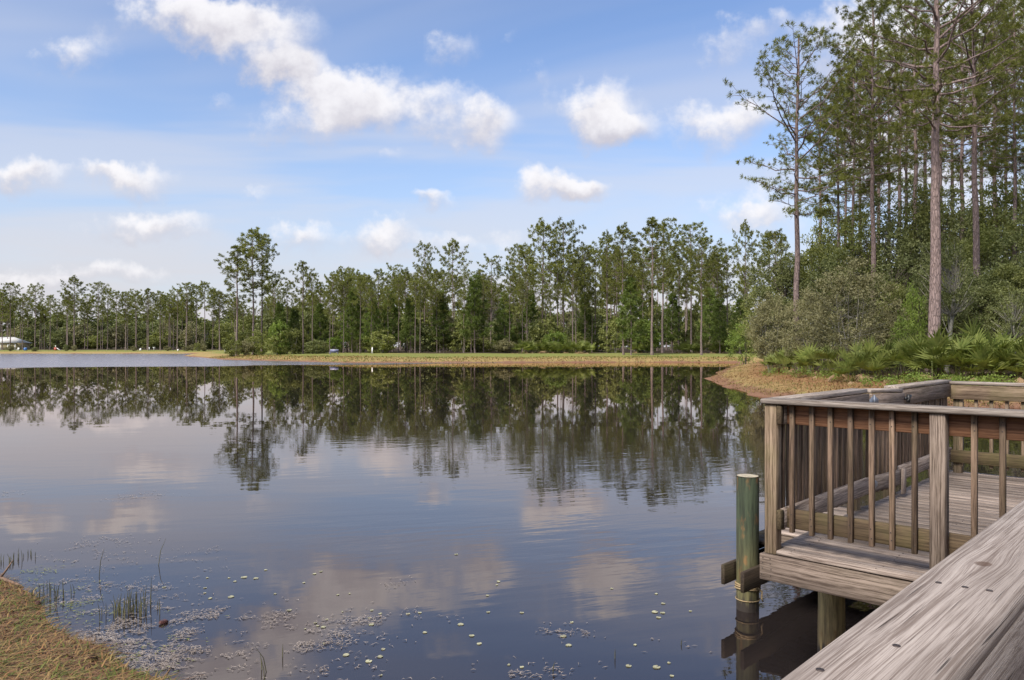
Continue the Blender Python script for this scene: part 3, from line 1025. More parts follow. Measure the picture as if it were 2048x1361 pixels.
def pine_meshes(seed, h, crown_lo=0.5, crown_r=4.0, nb=44, sub=6, tsize=0.42, K=16, width=0.02, r0=0.2, mat='needle', bark='bark_pine',
                lean=0.0, shape='open', tufts=3, minlen=0.25, limb=1.0, k=8):
    g = np.random.default_rng(seed)
    zt = np.linspace(0, 1, 16)
    wob = np.cumsum(g.normal(0, 0.035, (16, 2)), 0) * (h / 24)
    tr = np.stack([wob[:, 0] + lean * zt * h, wob[:, 1], zt * h], 1)
    tr[0, :2] = 0
    rad = r0 * (1 - 0.80 * zt ** 0.9) + 0.012
    rad[0] *= 1.35
    T = MB()
    T.tube(tr, rad, k)
    P, Dr, S = [], [], []
    def trunk_at(z):
        return np.array([np.interp(z, tr[:, 2], tr[:, 0]), np.interp(z, tr[:, 2], tr[:, 1]), z])
    az = g.uniform(0, 6.28)
    for i in range(nb):
        t = (i + g.uniform(0, 1)) / nb
        z = h * (crown_lo + (0.985 - crown_lo) * t)
        az += 2.4 + g.normal(0, 0.5)
        if shape == 'open':
            prof = (math.sin(math.pi * min(1, 0.22 + 0.80 * t)) ** 0.75) * (1.0 if t > 0.12 else 0.8)
        elif shape == 'flat':
            prof = (0.45 + 0.75 * t) if t < 0.6 else max(0.28, 1.0 - (t - 0.6) * 1.6)
        else:
            prof = (1 - t) ** 0.75 + 0.06
        L = crown_r * max(minlen, prof) * g.uniform(0.55, 1.12)
        up0 = g.uniform(-0.05, 0.45) + (0.5 * t if shape != 'cone' else 0.25 * t)
        hd = np.array([math.cos(az), math.sin(az), 0.0])
        base = trunk_at(z)
        s = np.linspace(0, 1, 6)
        rise = up0 * s + 0.30 * s ** 2 - (0.35 * s if shape == 'open' and t < 0.3 else 0)
        sw = np.cross(hd, [0, 0, 1.0]) * g.normal(0, 0.12)
        pts = base + L * (s[:, None] * hd + rise[:, None] * np.array([0, 0, 1.0]) + (s ** 2)[:, None] * sw)
        pts[1:-1] += g.normal(0, 0.02 * L, (4, 3))
        br = r0 * 0.24 * limb * (0.35 + 0.65 * L / crown_r)
        T.tube(pts, np.linspace(br, 0.010, 6), 5)
        ns = max(2, int(round(sub * (0.4 + 0.6 * L / crown_r))))
        for j in range(ns):
            q = 0.30 + 0.70 * (j + g.uniform(0.1, 0.9)) / ns
            ip = np.array([np.interp(q, s, pts[:, a]) for a in range(3)])
            side = 1 if (j % 2) else -1
            dd = unit(hd * 0.7 + side * np.cross(hd, [0, 0, 1.0]) * g.uniform(0.3, 1.0) + np.array([0, 0, g.uniform(-0.05, 0.6)]))
            sl = L * g.uniform(0.14, 0.34) * (1.25 - 0.6 * q) + 0.15
            e = ip + dd * sl + np.array([0, 0, 0.15 * sl])
            T.tube(np.stack([ip, (ip + e) / 2 + g.normal(0, 0.03, 3), e]), np.array([0.018, 0.013, 0.007]) * (0.6 + r0 * 2), 4)
            for m in range(tufts):
                w_ = 1 - 0.55 * m / max(1, tufts) * g.uniform(0.4, 1.2)
                P.append(ip + (e - ip) * w_ + g.normal(0, 0.06 + 0.10 * (m > 0), 3))
                Dr.append(unit(dd + np.array([0, 0, 0.45]) + g.normal(0, 0.35, 3)))
                S.append(tsize * g.uniform(0.7, 1.15))
        for m in range(2):
            P.append(pts[-1] + g.normal(0, 0.05, 3)); Dr.append(unit(hd + [0, 0, 0.7])); S.append(tsize)
    top = tr[-1]
    for m in range(4):
        P.append(top + g.normal(0, 0.12, 3)); Dr.append(np.array([0, 0, 1.0])); S.append(tsize)
    v, f = needles(g, np.array(P), np.array(Dr), np.array(S), K, width)
    return T.mesh('trunk', M[bark], True), mesh_np('crown', v, f, M[mat])


def leaf_cards(g, centres, radii, per, size, aspect=0.5, up=0.35, flat=0.75):
    n = len(centres)
    off = g.normal(0, 1, (n, per, 3))
    off = unit(off) * (g.uniform(0, 1, (n, per, 1)) ** 0.45)
    off[..., 2] *= flat
    pos = centres[:, None, :] + off * radii[:, None, None]
    ax = unit(g.normal(0, 1, (n, per, 3)) + off * 0.8)
    nrm = unit(np.cross(ax, g.normal(0, 1, (n, per, 3))) + np.array([0, 0, up]))
    sd = unit(np.cross(ax, nrm))
    L = size * g.uniform(0.6, 1.25, (n, per, 1))
    a = pos - ax * L * 0.5
    b = pos + sd * L * aspect * 0.5
    c = pos + ax * L * 0.5
    d = pos - sd * L * aspect * 0.5
    v = np.stack([a, b, c, d], 2).reshape(-1, 3)
    return v, np.arange(n * per * 4).reshape(-1, 4)


def shrub_meshes(seed, h, wdt, n_cl=110, per=46, leaf=0.15, cl_r=0.55, mat='leaf_mid', bark='bark_dark', base=0.12, stems=3, trunk_r=0.06,
                 aspect=0.5, spread_low=0.75, draw=0.35):
    """broad-leaved shrub or small tree: stems, twigs and leaf clusters in lumpy tiers"""
    g = np.random.default_rng(seed)
    T = MB()
    lobes = g.normal(0, 1, (9, 3)); lobes = unit(lobes)
    amp = g.uniform(-0.3, 0.32, 9)
    C = []
    while len(C) < n_cl:
        d = unit(g.normal(0, 1, 3))
        rr = g.uniform(0.25, 1.0) ** 0.5
        k = 1 + sum(am * max(0, float(d @ lb)) ** 3 for am, lb in zip(amp, lobes))
        z = 0.5 + 0.5 * d[2] * rr * k
        if z < 0: continue
        taper = spread_low + (1 - spread_low) * math.sin(math.pi * min(1, z + 0.15))
        C.append((d[0] * rr * k * wdt / 2 * taper, d[1] * rr * k * wdt / 2 * taper, h * (base + (1 - base) * min(1.05, z))))
    C = np.array(C)
    tops = []
    for s in range(stems):
        a = s * 6.28 / stems + g.uniform(0, 1)
        e = np.array([math.cos(a) * wdt * 0.16, math.sin(a) * wdt * 0.16, h * g.uniform(0.6, 0.85)])
        st = np.array([math.cos(a) * 0.12, math.sin(a) * 0.12, 0]) * (stems > 1)
        mid = (st + e) / 2 + g.normal(0, wdt * 0.04, 3)
        q = np.linspace(0, 1, 7)[:, None]
        pts = st * (1 - q) ** 2 + 2 * mid * q * (1 - q) + e * q ** 2
        T.tube(pts, np.linspace(trunk_r, trunk_r * 0.3, 7), 7)
        tops.append(pts)
    for i, c in enumerate(C):
        if g.uniform() < draw:
            pts = tops[i % stems]
            j = int(np.argmin(np.abs(pts[:, 2] - c[2] * 0.7)))
            s0 = pts[j]
            T.tube(np.stack([s0, (s0 + c) / 2 + np.array([0, 0, -0.05 * h * g.uniform(0, 1)]), c]), [trunk_r * 0.35, trunk_r * 0.2, 0.008], 4)
    rad = cl_r * g.uniform(0.55, 1.3, len(C))
    v, f = leaf_cards(g, C, rad, per, leaf, aspect)
    return T.mesh('stem', M[bark], True), mesh_np('crown', v, f, M[mat])


def palmetto_meshes(seed, n_fr=17, hgt=1.15, fan=0.74, dead=6, seg=13):
    g = np.random.default_rng(seed)
    out = []
    for kind, cnt in (('g', n_fr), ('d', dead)):
        V, Fq, n = [], [], 0
        for i in range(cnt):
            az = g.uniform(0, 6.28)
            if kind == 'g':
                el = g.uniform(0.45, 1.45)
                L = hgt * g.uniform(0.55, 1.05)
            else:
                el = g.uniform(-0.15, 0.45)
                L = hgt * g.uniform(0.4, 0.7)
            hd = np.array([math.cos(az), math.sin(az), 0])
            b0 = np.array([g.normal(0, 0.22), g.normal(0, 0.22), 0.10])
            dv = hd * math.cos(el) + np.array([0, 0, math.sin(el)])
            tip = b0 + dv * L
            tip[2] = max(tip[2], 0.12)
            sd = unit(np.cross(dv, [0, 0, 1.0]))
            V += [b0 - sd * 0.012, b0 + sd * 0.012, tip + sd * 0.008, tip - sd * 0.008]
            Fq.append([n, n + 1, n + 2, n + 3]); n += 4
            pd = unit(dv + np.array([0, 0, g.uniform(-0.35, 0.35) if kind == 'g' else g.uniform(-1.6, -0.5)]) + g.normal(0, 0.2, 3))
            sd = unit(np.cross(pd, [0.02, 0, 1.0]))
            nn = unit(np.cross(sd, pd))
            half = g.uniform(1.15, 1.75) if kind == 'g' else g.uniform(0.5, 1.0)
            fr = fan * g.uniform(0.75, 1.15)
            for j in range(seg):
                a = -half + 2 * half * j / (seg - 1)
                d = pd * math.cos(a) + sd * math.sin(a) + nn * (0.22 * abs(math.sin(a)) + g.normal(0, 0.06))
                d = unit(d)
                ll = fr * (1 - 0.18 * abs(a) / half) * g.uniform(0.85, 1.08)
                wd = unit(np.cross(d, nn)) * fr * (0.052 if kind == 'g' else 0.026)
                m1 = tip + d * ll * 0.35 + nn * 0.012 * (1 if j % 2 else -1)
                e = tip + d * ll - np.array([0, 0, 0.12 * ll * g.uniform(0, 1.3)])
                V += [tip, m1 + wd, e, m1 - wd]
                Fq.append([n, n + 1, n + 2, n + 3]); n += 4
        out.append(mesh_np('fronds', np.array(V), np.array(Fq), M['palm'] if kind == 'g' else M['palm_dead']))
    return out


def make_tree(name, meshes, names, x, y, label, cat, group=None, scale=1.0, rz=None, sz=None, sink=0.06):
    """thing with its parts; the parts share mesh data between look-alikes"""
    rz = random.uniform(0, 6.28) if rz is None else rz
    o = tag(empty(name, (x, y, gz(x, y) - sink), rz), label, cat, group)
    o.scale = (scale, scale, sz if sz else scale)
    for nm_, me in zip(names, meshes):
        obj(nm_, me, o)
    return o


TC = ('trunk', 'crown')


def spot(px):
    for lim, t in ((545, 'beyond the grassy point'), (635, 'around the lone pine'), (705, 'behind the blue-grey bench'), (800, 'behind the white marker post'), (880, 'around the thin see-through pine'),
                   (1000, 'around the tall pointed pine'), (1110, 'around the very tall bare-trunked pine'), (1235, 'behind the palmetto hedge'), (1345, 'behind the two lawn pines'), (1430, 'behind the broad-crowned lawn pine')):
        if px < lim:
            return t
    return 'toward the grey-roofed house'


def spot_left(px):
    for lim, t in ((45, 'around the tan house'), (100, 'behind the blue barrel'), (165, 'behind the play slide'), (265, 'between the play slide and the white boxes'), (330, 'around the white mailbox'),
                   (380, 'by the smallest white box'), (460, 'behind the shore marker post')):
        if px < lim:
            return t
    return 'far behind the grassy point'


def spot_right(px):
    for lim, t in ((1620, 'behind the slender edge pine'), (1690, 'behind the short dark pine'), (1775, 'behind the tall myrtle pine'), (1835, 'behind the yellow-green shrub'), (1905, 'behind the thick-trunked pine'), (1975, 'behind the red-barked pine')):
        if px < lim:
            return t
    return 'behind the dense-crowned pine'


# ---------------- pines of the right-hand bank, built one by one
NEAR_PINES = [
    # px, distance, top y in the photo, crown from, crown radius, trunk radius, branches, tufts, label
    (1594, 55, 72, 0.46, 4.9, 0.24, 40, 3, 'slender pine at the water-side edge of the woods with one long low limb'),
    (1745, 56, 0, 0.50, 4.8, 0.22, 50, 4, 'tall pine rising behind the grey-green myrtle shrub'),
    (1866, 41, -120, 0.56, 5.2, 0.33, 44, 4, 'thick-trunked reddish pine standing right behind the palmetto thicket'),
    (1949, 49, -70, 0.55, 4.8, 0.25, 50, 4, 'tall red-barked pine beside the thick pine behind the palmettos'),
    (1702, 64, 115, 0.55, 4.0, 0.18, 42, 4, 'thin straight pine between the slender edge pine and the tall myrtle pine'),
    (1675, 66, 175, 0.52, 3.6, 0.17, 40, 4, 'short dark pine next to the thin straight pine in the woods'),
    (2026, 55, 20, 0.52, 4.2, 0.19, 46, 4, 'pine with a dense crown over the mixed evergreen trees'),
]
for i, (px, Y, ty, lo, cr, tr_, nb_, tf, lab) in enumerate(NEAR_PINES):
    X = at(px, Y)
    h = EYE + (HZ - ty) / F * Y - gz(X, Y)
    me = pine_meshes(100 + i, h, lo, cr, nb_, 7, 0.31, 30, 0.014, tr_, 'needle', 'bark_pine', shape='open', tufts=tf, limb=1.15, k=14 if Y < 45 else 10)
    make_tree('pine_tree', me, TC, X, Y, lab, 'pine', rz=0.0 if i == 0 else None)
NPV = [pine_meshes(140 + i, 26.0, 0.5 + 0.04 * i, 4.2, 32, 5, 0.36, 18, 0.020, 0.22, 'needle', 'bark_pine', shape='open', tufts=3) for i in range(3)]
for i, (px, Y, ty) in enumerate([(1755, 78, 105), (1925, 66, 40), (1800, 74, 70), (1985, 68, -10), (1640, 88, 190), (1850, 82, 60), (1905, 92, 90), (2075, 52, -30),
                                (1780, 96, 150), (2050, 72, 20), (1830, 64, 10), (2130, 60, 0), (1722, 90, 170), (1880, 76, 60), (1965, 80, 80), (1815, 84, 150), (1690, 80, 210), (2010, 86, 110)]):
    X = at(px, Y)
    h = EYE + (HZ - ty) / F * Y - gz(X, Y)
    make_tree('pine_tree', NPV[i % 3], TC, X, Y, 'slim pine deep in the lakeside woods ' + spot_right(px), 'pine', 'pines deep in the lakeside woods',
              scale=h / 26.0 * 0.96 + 0.04, sz=h / 26.0)

# ---------------- mid-storey trees and shrubs of the right-hand bank
SV = {
    'olive': [shrub_meshes(200 + i, 7.0, 5.6, 250, 70, 0.16, 0.55, 'leaf_olive', 'bark_grey', 0.02, 5, 0.05, 0.42) for i in range(2)],
    'dark': [shrub_meshes(210 + i, 11.0, 6.0, 210, 56, 0.21, 0.62, 'leaf_dark', 'bark_dark', 0.08, 1, 0.13, 0.5) for i in range(3)],
    'mid': [shrub_meshes(220 + i, 11.0, 6.0, 200, 56, 0.20, 0.62, 'leaf_mid', 'bark_dark', 0.08, 1, 0.12, 0.5) for i in range(3)],
    'bright': [shrub_meshes(230 + i, 4.0, 3.4, 80, 50, 0.14, 0.42, 'leaf_bright', 'bark_dark', 0.05, 3, 0.05, 0.5) for i in range(2)],
    'grey': [shrub_meshes(240, 8.5, 4.4, 110, 50, 0.15, 0.5, 'leaf_dark', 'bark_grey', 0.35, 1, 0.16, 0.5, draw=0.6)],
}
SC = ('stem', 'crown')
def put_shrub(kind, px, Y, ty, wpx, label, cat='shrub', group=None, var=0, name='shrub', hh=None):
    X = at(px, Y)
    me = SV[kind][var % len(SV[kind])]
    h0 = {'olive': 7.0, 'dark': 11.0, 'mid': 11.0, 'bright': 4.0, 'grey': 8.5}[kind]
    w0 = {'olive': 5.6, 'dark': 6.0, 'mid': 6.0, 'bright': 3.4, 'grey': 4.4}[kind]
    h = EYE + (HZ - ty) / F * Y - gz(X, Y)
    wd = wpx / F * Y
    return make_tree(name, me, SC, X, Y, label, cat, group, scale=wd / w0, sz=h / h0)


put_shrub('olive', 1695, 46, 535, 190, 'big grey-green myrtle shrub behind the palmettos', var=0)
put_shrub('olive', 1540, 55, 580, 110, 'grey-green myrtle shrub at the tip of the wooded bank', var=1)
put_shrub('olive', 1620, 50, 590, 100, 'small grey-green myrtle shrub at the foot of the slender edge pine', var=0)
put_shrub('olive', 1760, 50, 600, 90, 'narrow grey-green myrtle shrub with pale stems beside the tall pine', var=1)
put_shrub('bright', 1806, 43, 622, 70, 'yellow-green young shrub below the dark evergreens by the thick pine', var=0)
put_shrub('bright', 1490, 92, 640, 70, 'yellow-green young tree at the lawn beside the woods', var=1)
put_shrub('bright', 1830, 47, 560, 60, 'bright leafy sapling next to the thick pine', var=1)
put_shrub('grey', 1893, 43, 455, 130, 'small tree with a pale lichen-covered leaning trunk', 'tree', name='evergreen_tree')
put_shrub('grey', 2030, 41, 560, 90, 'small grey-stemmed tree over the palmettos', 'tree', name='evergreen_tree')
MIDS = [(1560, 64, 470, 130, 'dark'), (1625, 66, 430, 150, 'mid'), (1665, 58, 450, 140, 'dark'), (1715, 60, 400, 150, 'mid'), (1770, 62, 380, 150, 'dark'),
        (1810, 54, 410, 150, 'dark'), (1850, 60, 350, 150, 'mid'), (1910, 58, 360, 150, 'dark'), (1950, 53, 400, 160, 'mid'), (2000, 56, 340, 160, 'mid'),
        (2050, 50, 400, 170, 'dark'), (1980, 46, 480, 140, 'dark'), (1920, 48, 520, 120, 'dark'), (2035, 45, 470, 130, 'mid'), (1740, 66, 460, 160, 'dark'),
        (1600, 72, 500, 150, 'mid'), (1530, 76, 520, 100, 'mid'), (2090, 46, 430, 150, 'dark'), (1850, 50, 540, 110, 'dark'), (1790, 50, 510, 100, 'mid'),
        (1580, 56, 560, 100, 'dark'), (1660, 74, 390, 140, 'mid'), (1890, 74, 330, 160, 'mid'), (1960, 70, 320, 160, 'dark'), (2060, 66, 320, 170, 'mid'), (1830, 70, 340, 150, 'dark')]
for i, (px, Y, ty, wpx, kd) in enumerate(MIDS):
    ty = ty + (34 if i % 3 else 8)
    lab = ('dark-leaved' if kd == 'dark' else 'mid-green') + (' taller' if ty < 420 else ' low') + ' broadleaf tree in the lakeside woods ' + spot_right(px)
    put_shrub(kd, px, Y, ty, wpx, lab, 'tree', 'broadleaf trees under the lakeside pines', i, 'evergreen_tree')

# ---------------- palmettos
# the same woods go on along the bank
for i in range(16):
    px = 2170 + 62 * i + random.uniform(-20, 20); Y = random.uniform(38, 62)
    put_shrub(('dark', 'mid')[i % 2], px, Y, random.uniform(400, 520), 150, 'broadleaf tree farther along the wooded bank past the dock', 'tree', 'woods past the dock', i, 'evergreen_tree')
    if i % 2 == 0:
        X = at(px + 25, Y + 4)
        make_tree('pine_tree', NPV[i % 3], TC, X, Y + 4, 'pine farther along the wooded bank past the dock', 'pine', 'pines past the dock', scale=random.uniform(0.9, 1.05))
PV = [palmetto_meshes(300 + i) for i in range(4)]
PALM = [(1722, 40.5, 1.1), (1645, 45, 1.1), (1790, 41, 1.15), (1880, 37.5, 1.25), (1925, 39.5, 1.45), (1968, 38.5, 1.4), (2038, 36, 1.1), (1850, 38.5, 1.15), (1700, 39.5, 0.85),
        (1583, 51, 1.0), (2005, 40, 1.35), (2080, 37, 1.2), (1755, 39.5, 1.0), (1905, 38, 1.2), (1945, 37, 1.1), (1610, 48, 0.9), (1820, 40, 1.05), (1560, 53, 0.8), (1990, 37.3, 1.0)]
for i, (px, Y, sc) in enumerate(PALM):
    X = at(px, Y)
    make_tree('palmetto', PV[i % 4], ('fronds', 'dead_fronds'), X, Y, ('large' if sc > 1.15 else 'smaller') + ' saw palmetto clump with fan fronds ' + spot_right(px).replace('behind', 'in front of'), 'palmetto', 'palmettos along the wooded bank', scale=sc * 1.2)

# low leafy ground cover between palmettos and dock
g = np.random.default_rng(55)
cs = []
for (px, Y, n_) in ((1785, 36, 26), (1900, 35.2, 30), (1940, 35, 26), (2010, 34.5, 20), (1660, 42, 14), (1830, 36.5, 12), (1560, 50, 14), (1600, 47, 12)):
    for _ in range(n_):
        x_ = at(px, Y) + g.normal(0, 0.7); y_ = Y + g.normal(0, 0.6)
        cs.append((x_, y_, gz(x_, y_) + g.uniform(0.05, 0.5)))
cs = np.array(cs)
v, f = leaf_cards(g, cs, np.full(len(cs), 0.3), 34, 0.10, 0.55)
tag(obj('undergrowth', mesh_np('undergrowth', v, f, M['leaf_bright'])), 'low bright green leafy undergrowth at the foot of the palmettos', 'undergrowth', kind='stuff')

# ---------------- pines beyond the water
FV = []
for i in range(5):
    FV.append(pine_meshes(400 + i, 24.0, 0.46 + 0.03 * (i % 3), 3.9 + 0.3 * (i % 2), 40, 5, 0.50, 11, 0.046, 0.21, 'needle_far', 'bark_far', shape=('open', 'flat')[i % 2], tufts=4, k=6))
FT = [pine_meshes(420 + i, 24.0, 0.62, 3.6, 30, 5, 0.52, 10, 0.046, 0.20, 'needle_far', 'bark_far', shape=('flat', 'open')[i % 2], tufts=4, k=6) for i in range(3)]   # plantation look
FY = [pine_meshes(430 + i, 13.0, 0.14, 2.6, 60, 5, 0.62, 10, 0.055, 0.13, 'needle_young', 'bark_far', shape='cone', tufts=3, k=6) for i in range(2)]        # young pines


L2, LY, L3 = 'tall far pine', 'young far pine', 'far-end pine'


def far_pine(px, Y, ty, label, group=None, var=None, wide=1.0, fam=FV, h0=24.0):
    X = at(px, Y)
    h = EYE + (HZ - ty) / F * Y - gz(X, Y)
    var = random.randrange(len(fam)) if var is None else var
    s = h / h0
    if label in (L2, LY):
        label = (('very tall' if h > 25 else 'tall' if h > 20 else 'lower') if label == L2 else 'young bushy') + ' pine in the far woods ' + spot(px)
    elif label == L3:
        label = ('taller' if h > 24 else 'shorter') + (' front-row' if Y < 299 else ' back-row') + ' pine in the far-end stand ' + spot_left(px)
    return make_tree('pine_tree', fam[var % len(fam)], TC, X, Y, label, 'pine', group, scale=s * wide, sz=s)


# named ones
far_pine(474, 156, 493, 'broad pine on the grassy point, lower one of the tall pair', var=0, wide=1.25)
far_pine(506, 158, 463, 'tallest pine on the grassy point behind the shrubs', var=2, wide=1.1)
far_pine(524, 163, 474, 'pine close against the tallest pine on the grassy point', var=4, wide=1.0)
far_pine(606, 155, 524, 'lone pine between the grassy point and the bench', var=0, wide=0.95)
far_pine(849, 172, 492, 'thin see-through pine rising above the young pines', var=1, wide=0.72)
far_pine(904, 168, 484, 'tall pointed pine standing above the young pines behind the lawn', var=2, wide=0.9)
far_pine(1087, 158, 446, 'very tall pine with a bare trunk behind the palmetto hedge', var=2, wide=0.95)
far_pine(1247, 137, 455, 'curved-base pine on the lawn edge beyond the water', var=2, wide=0.9)
far_pine(1304, 135, 443, 'tallest of the pines standing on the far lawn', var=4, wide=1.15)
far_pine(1403, 133, 481, 'lawn pine with a broad dense crown beside a palmetto', var=1, wide=1.15)
far_pine(1492, 150, 449, 'slender isolated pine against the sky near the grey house', var=2, wide=0.62)
G2 = 'pines in the woods behind the far lawn'
for (px, Y, ty) in [(1127, 166, 449), (1116, 160, 486), (1169, 168, 499), (1214, 152, 473), (1325, 150, 450), (1357, 160, 486), (1383, 158, 454), (1455, 170, 499), (1050, 166, 498), (982, 164, 520),
                    (1537, 150, 470), (1552, 140, 466), (1436, 165, 505), (1285, 165, 500), (1190, 175, 505), (1020, 172, 530), (872, 160, 540), (812, 162, 541), (757, 165, 542), (731, 160, 551),
                    (694, 166, 556), (666, 164, 555), (785, 170, 550), (715, 172, 556), (640, 175, 565), (575, 180, 570), (550, 176, 560), (1145, 150, 520), (930, 178, 545), (960, 185, 540)]:
    far_pine(px, Y, ty, L2, G2)
for k_ in range(58):
    px = random.uniform(540, 1530); Y = random.uniform(165, 240)
    ty = random.uniform(535, 580) if px < 1000 else random.uniform(490, 570)
    far_pine(px, Y, ty, L2, G2, fam=FT if random.random() < 0.5 else FV)
for k_ in range(24):
    px = 620 + 640 * (k_ + random.random()) / 24
    far_pine(px, random.uniform(149, 157), random.uniform(545, 590), 'slender pine standing in front of the far woods ' + spot(px), 'slender pines in front of the far woods', fam=FT, wide=0.85)
# young dense pines
for (px, Y, ty) in [(950, 150, 556), (704, 158, 580), (745, 156, 600), (1440, 142, 600), (1010, 156, 590), (880, 156, 585), (640, 164, 610), (820, 155, 600), (1262, 136, 560), (1060, 160, 585),
                    (590, 165, 620), (560, 160, 610), (1170, 158, 590), (1480, 140, 600), (1420, 155, 580), (780, 158, 585), (1345, 160, 590)]:
    far_pine(px, Y, ty, LY, 'young pines at the front of the far woods', fam=FY, h0=13.0)
# left-hand stand at the far end of the lake
G3 = 'pines at the far end of the lake'
for (px, Y, ty) in [(20, 285, 568), (70, 287, 573), (150, 288, 556), (135, 292, 584), (195, 290, 567), (215, 296, 577), (232, 286, 585), (251, 290, 584), (272, 288, 584), (296, 289, 578), (321, 291, 585),
                    (372, 287, 568), (355, 292, 580), (410, 286, 566), (393, 290, 573), (440, 292, 585), (5, 295, 580), (45, 300, 590), (100, 300, 592), (175, 303, 590), (340, 300, 590), (425, 300, 580)]:
    far_pine(px, Y, ty, L3, G3, var=random.randrange(3), fam=FT if random.random() < 0.6 else FV, wide=1.05)
for k_ in range(58):
    px = random.uniform(-40, 620); Y = random.uniform(300, 380)
    far_pine(px, Y, random.uniform(588, 622), L3, G3, fam=FT, wide=random.uniform(0.95, 1.25))

# ---------------- shrubs and low woods beyond the water
BV = [shrub_meshes(500 + i, 6.0, 5.0, 90, 26, 0.42, 0.75, mt, 'bark_grey', 0.03, 3, 0.07, 0.55, draw=0.15) for i, mt in enumerate(('leaf_mid', 'leaf_dark', 'leaf_mid', 'leaf_bright', 'leaf_olive'))]
BB = [shrub_meshes(510, 9.0, 5.0, 120, 16, 0.35, 0.8, 'leaf_brown', 'bark_grey', 0.15, 3, 0.08, 0.12, draw=0.8)]
Gs, Gt, Gw = 'undergrowth shrubs along the far lawn', 'broadleaf trees in the far woods', 'shrubs under the far-end pines'
Gv, Gb = 'trees behind the far-end pines', 'small bushes on the far-end shore'


def far_shrub(px, Y, ty, wpx, label, group, var=None, fam=BV, h0=6.0, name='shrub', cat='shrub'):
    X = at(px, Y)
    h = EYE + (HZ - ty) / F * Y - gz(X, Y)
    var = random.randrange(len(fam)) if var is None else var
    tone = ('mid-green', 'dark', 'loose green', 'bright yellow-green', 'grey-olive')[var % 5]
    if group == Gs:
        label = tone + (' tall' if h > 6.5 else ' low') + ' shrub along the far lawn ' + spot(px)
    elif group == Gt:
        label = tone + (' deep-set' if Y > 235 else '') + ' broadleaf tree in the far woods ' + spot(px)
    elif group in (Gw, Gv, Gb):
        label = tone + {Gw: ' shrub under the far-end pines ', Gv: ' tree closing the far-end stand ', Gb: ' small bush on the far-end shore '}[group] + spot_left(px)
    return make_tree(name, fam[var % len(fam)], SC, X, Y, label, cat, group, scale=wpx / F * Y / 5.0, sz=h / h0)

far_shrub(468, 152, 676, 34, 'round dark green shrub under the pines on the grassy point', None, 0)
far_shrub(492, 153, 680, 30, 'olive shrub beside the round dark shrub on the grassy point', None, 4)
far_shrub(512, 155, 662, 36, 'loose shrub on the grassy point below the tallest pine', None, 2)
Ls, Gs = 'leafy shrub in the undergrowth along the far lawn', 'undergrowth shrubs along the far lawn'
for k_ in range(46):
    px = random.uniform(525, 1510); Y = random.uniform(150, 172)
    far_shrub(px, Y, random.uniform(628, 684), random.uniform(34, 62), Ls, Gs, random.choice((0, 1, 1, 2, 2, 0, 4)) if k_ % 9 else 3)
Lt, Gt = 'broadleaf tree filling the woods behind the far lawn', 'broadleaf trees in the far woods'
for k_ in range(30):
    px = random.uniform(530, 1540); Y = random.uniform(178, 225)
    far_shrub(px, Y, random.uniform(585, 640), random.uniform(45, 80), Lt, Gt, random.choice((0, 1, 2)), name='broadleaf_tree', cat='tree')
for k_ in range(40):
    px = 530 + 1030 * (k_ + random.random()) / 40; Y = random.uniform(240, 300)
    far_shrub(px, Y, random.uniform(590, 640), random.uniform(60, 100), Lt, Gt, random.choice((0, 1, 2)), name='broadleaf_tree', cat='tree')
for (px, Y, ty, wp_) in [(1060, 170, 560, 70), (990, 172, 575, 60), (740, 175, 600, 40), (1150, 175, 590, 50)]:
    far_shrub(px, Y, ty, wp_, 'bare brown-twigged tree among the pines behind the far lawn', 'bare trees in the far woods', 0, BB, 9.0, 'bare_tree', 'tree')
Lw, Gw = 'dark shrub in the shade of the far-end pine stand', 'shrubs under the far-end pines'
for k_ in range(56):
    px = -30 + 660 * (k_ + random.random()) / 56; Y = random.uniform(312, 395)
    far_shrub(px, Y, random.uniform(640, 676), random.uniform(34, 62), Lw, Gw, random.choice((1, 1, 0, 2, 4)))
for k_ in range(26):
    px = -30 + 640 * (k_ + random.random()) / 26; Y = random.uniform(380, 420)
    far_shrub(px, Y, random.uniform(608, 640), random.uniform(60, 95), 'tall dark tree closing the back of the far-end pine stand', 'trees behind the far-end pines', random.choice((1, 1, 0)), name='broadleaf_tree', cat='tree')
for (px, ty) in [(20, 690), (132, 688), (70, 694), (395, 684), (405, 678), (385, 690), (336, 692), (148, 690), (268, 692), (372, 692), (408, 688)]:
    far_shrub(px, random.uniform(279, 284), ty, random.uniform(9, 18), 'small clipped bush at the foot of the far-end pines', 'small bushes on the far-end shore', random.choice((0, 1, 4)))
# palmetto hedge on the far lawn
for k_ in range(34):
    px = 1040 + 205 * (k_ + random.random() * 0.8) / 34 if k_ < 24 else random.choice((1255, 1275, 1325, 1330, 1368, 1378, 1388, 1430, 1450, 1465, 1482)) + random.uniform(-8, 8)
    X = at(px, 146 + random.uniform(-1.5, 3))
    make_tree('palmetto', PV[k_ % 4], ('fronds', 'dead_fronds'), X, 146 + random.uniform(-1.5, 3), 'palmetto clump in the hedge along the far lawn', 'palmetto', 'palmetto hedge along the far lawn', scale=random.uniform(1.15, 1.6))

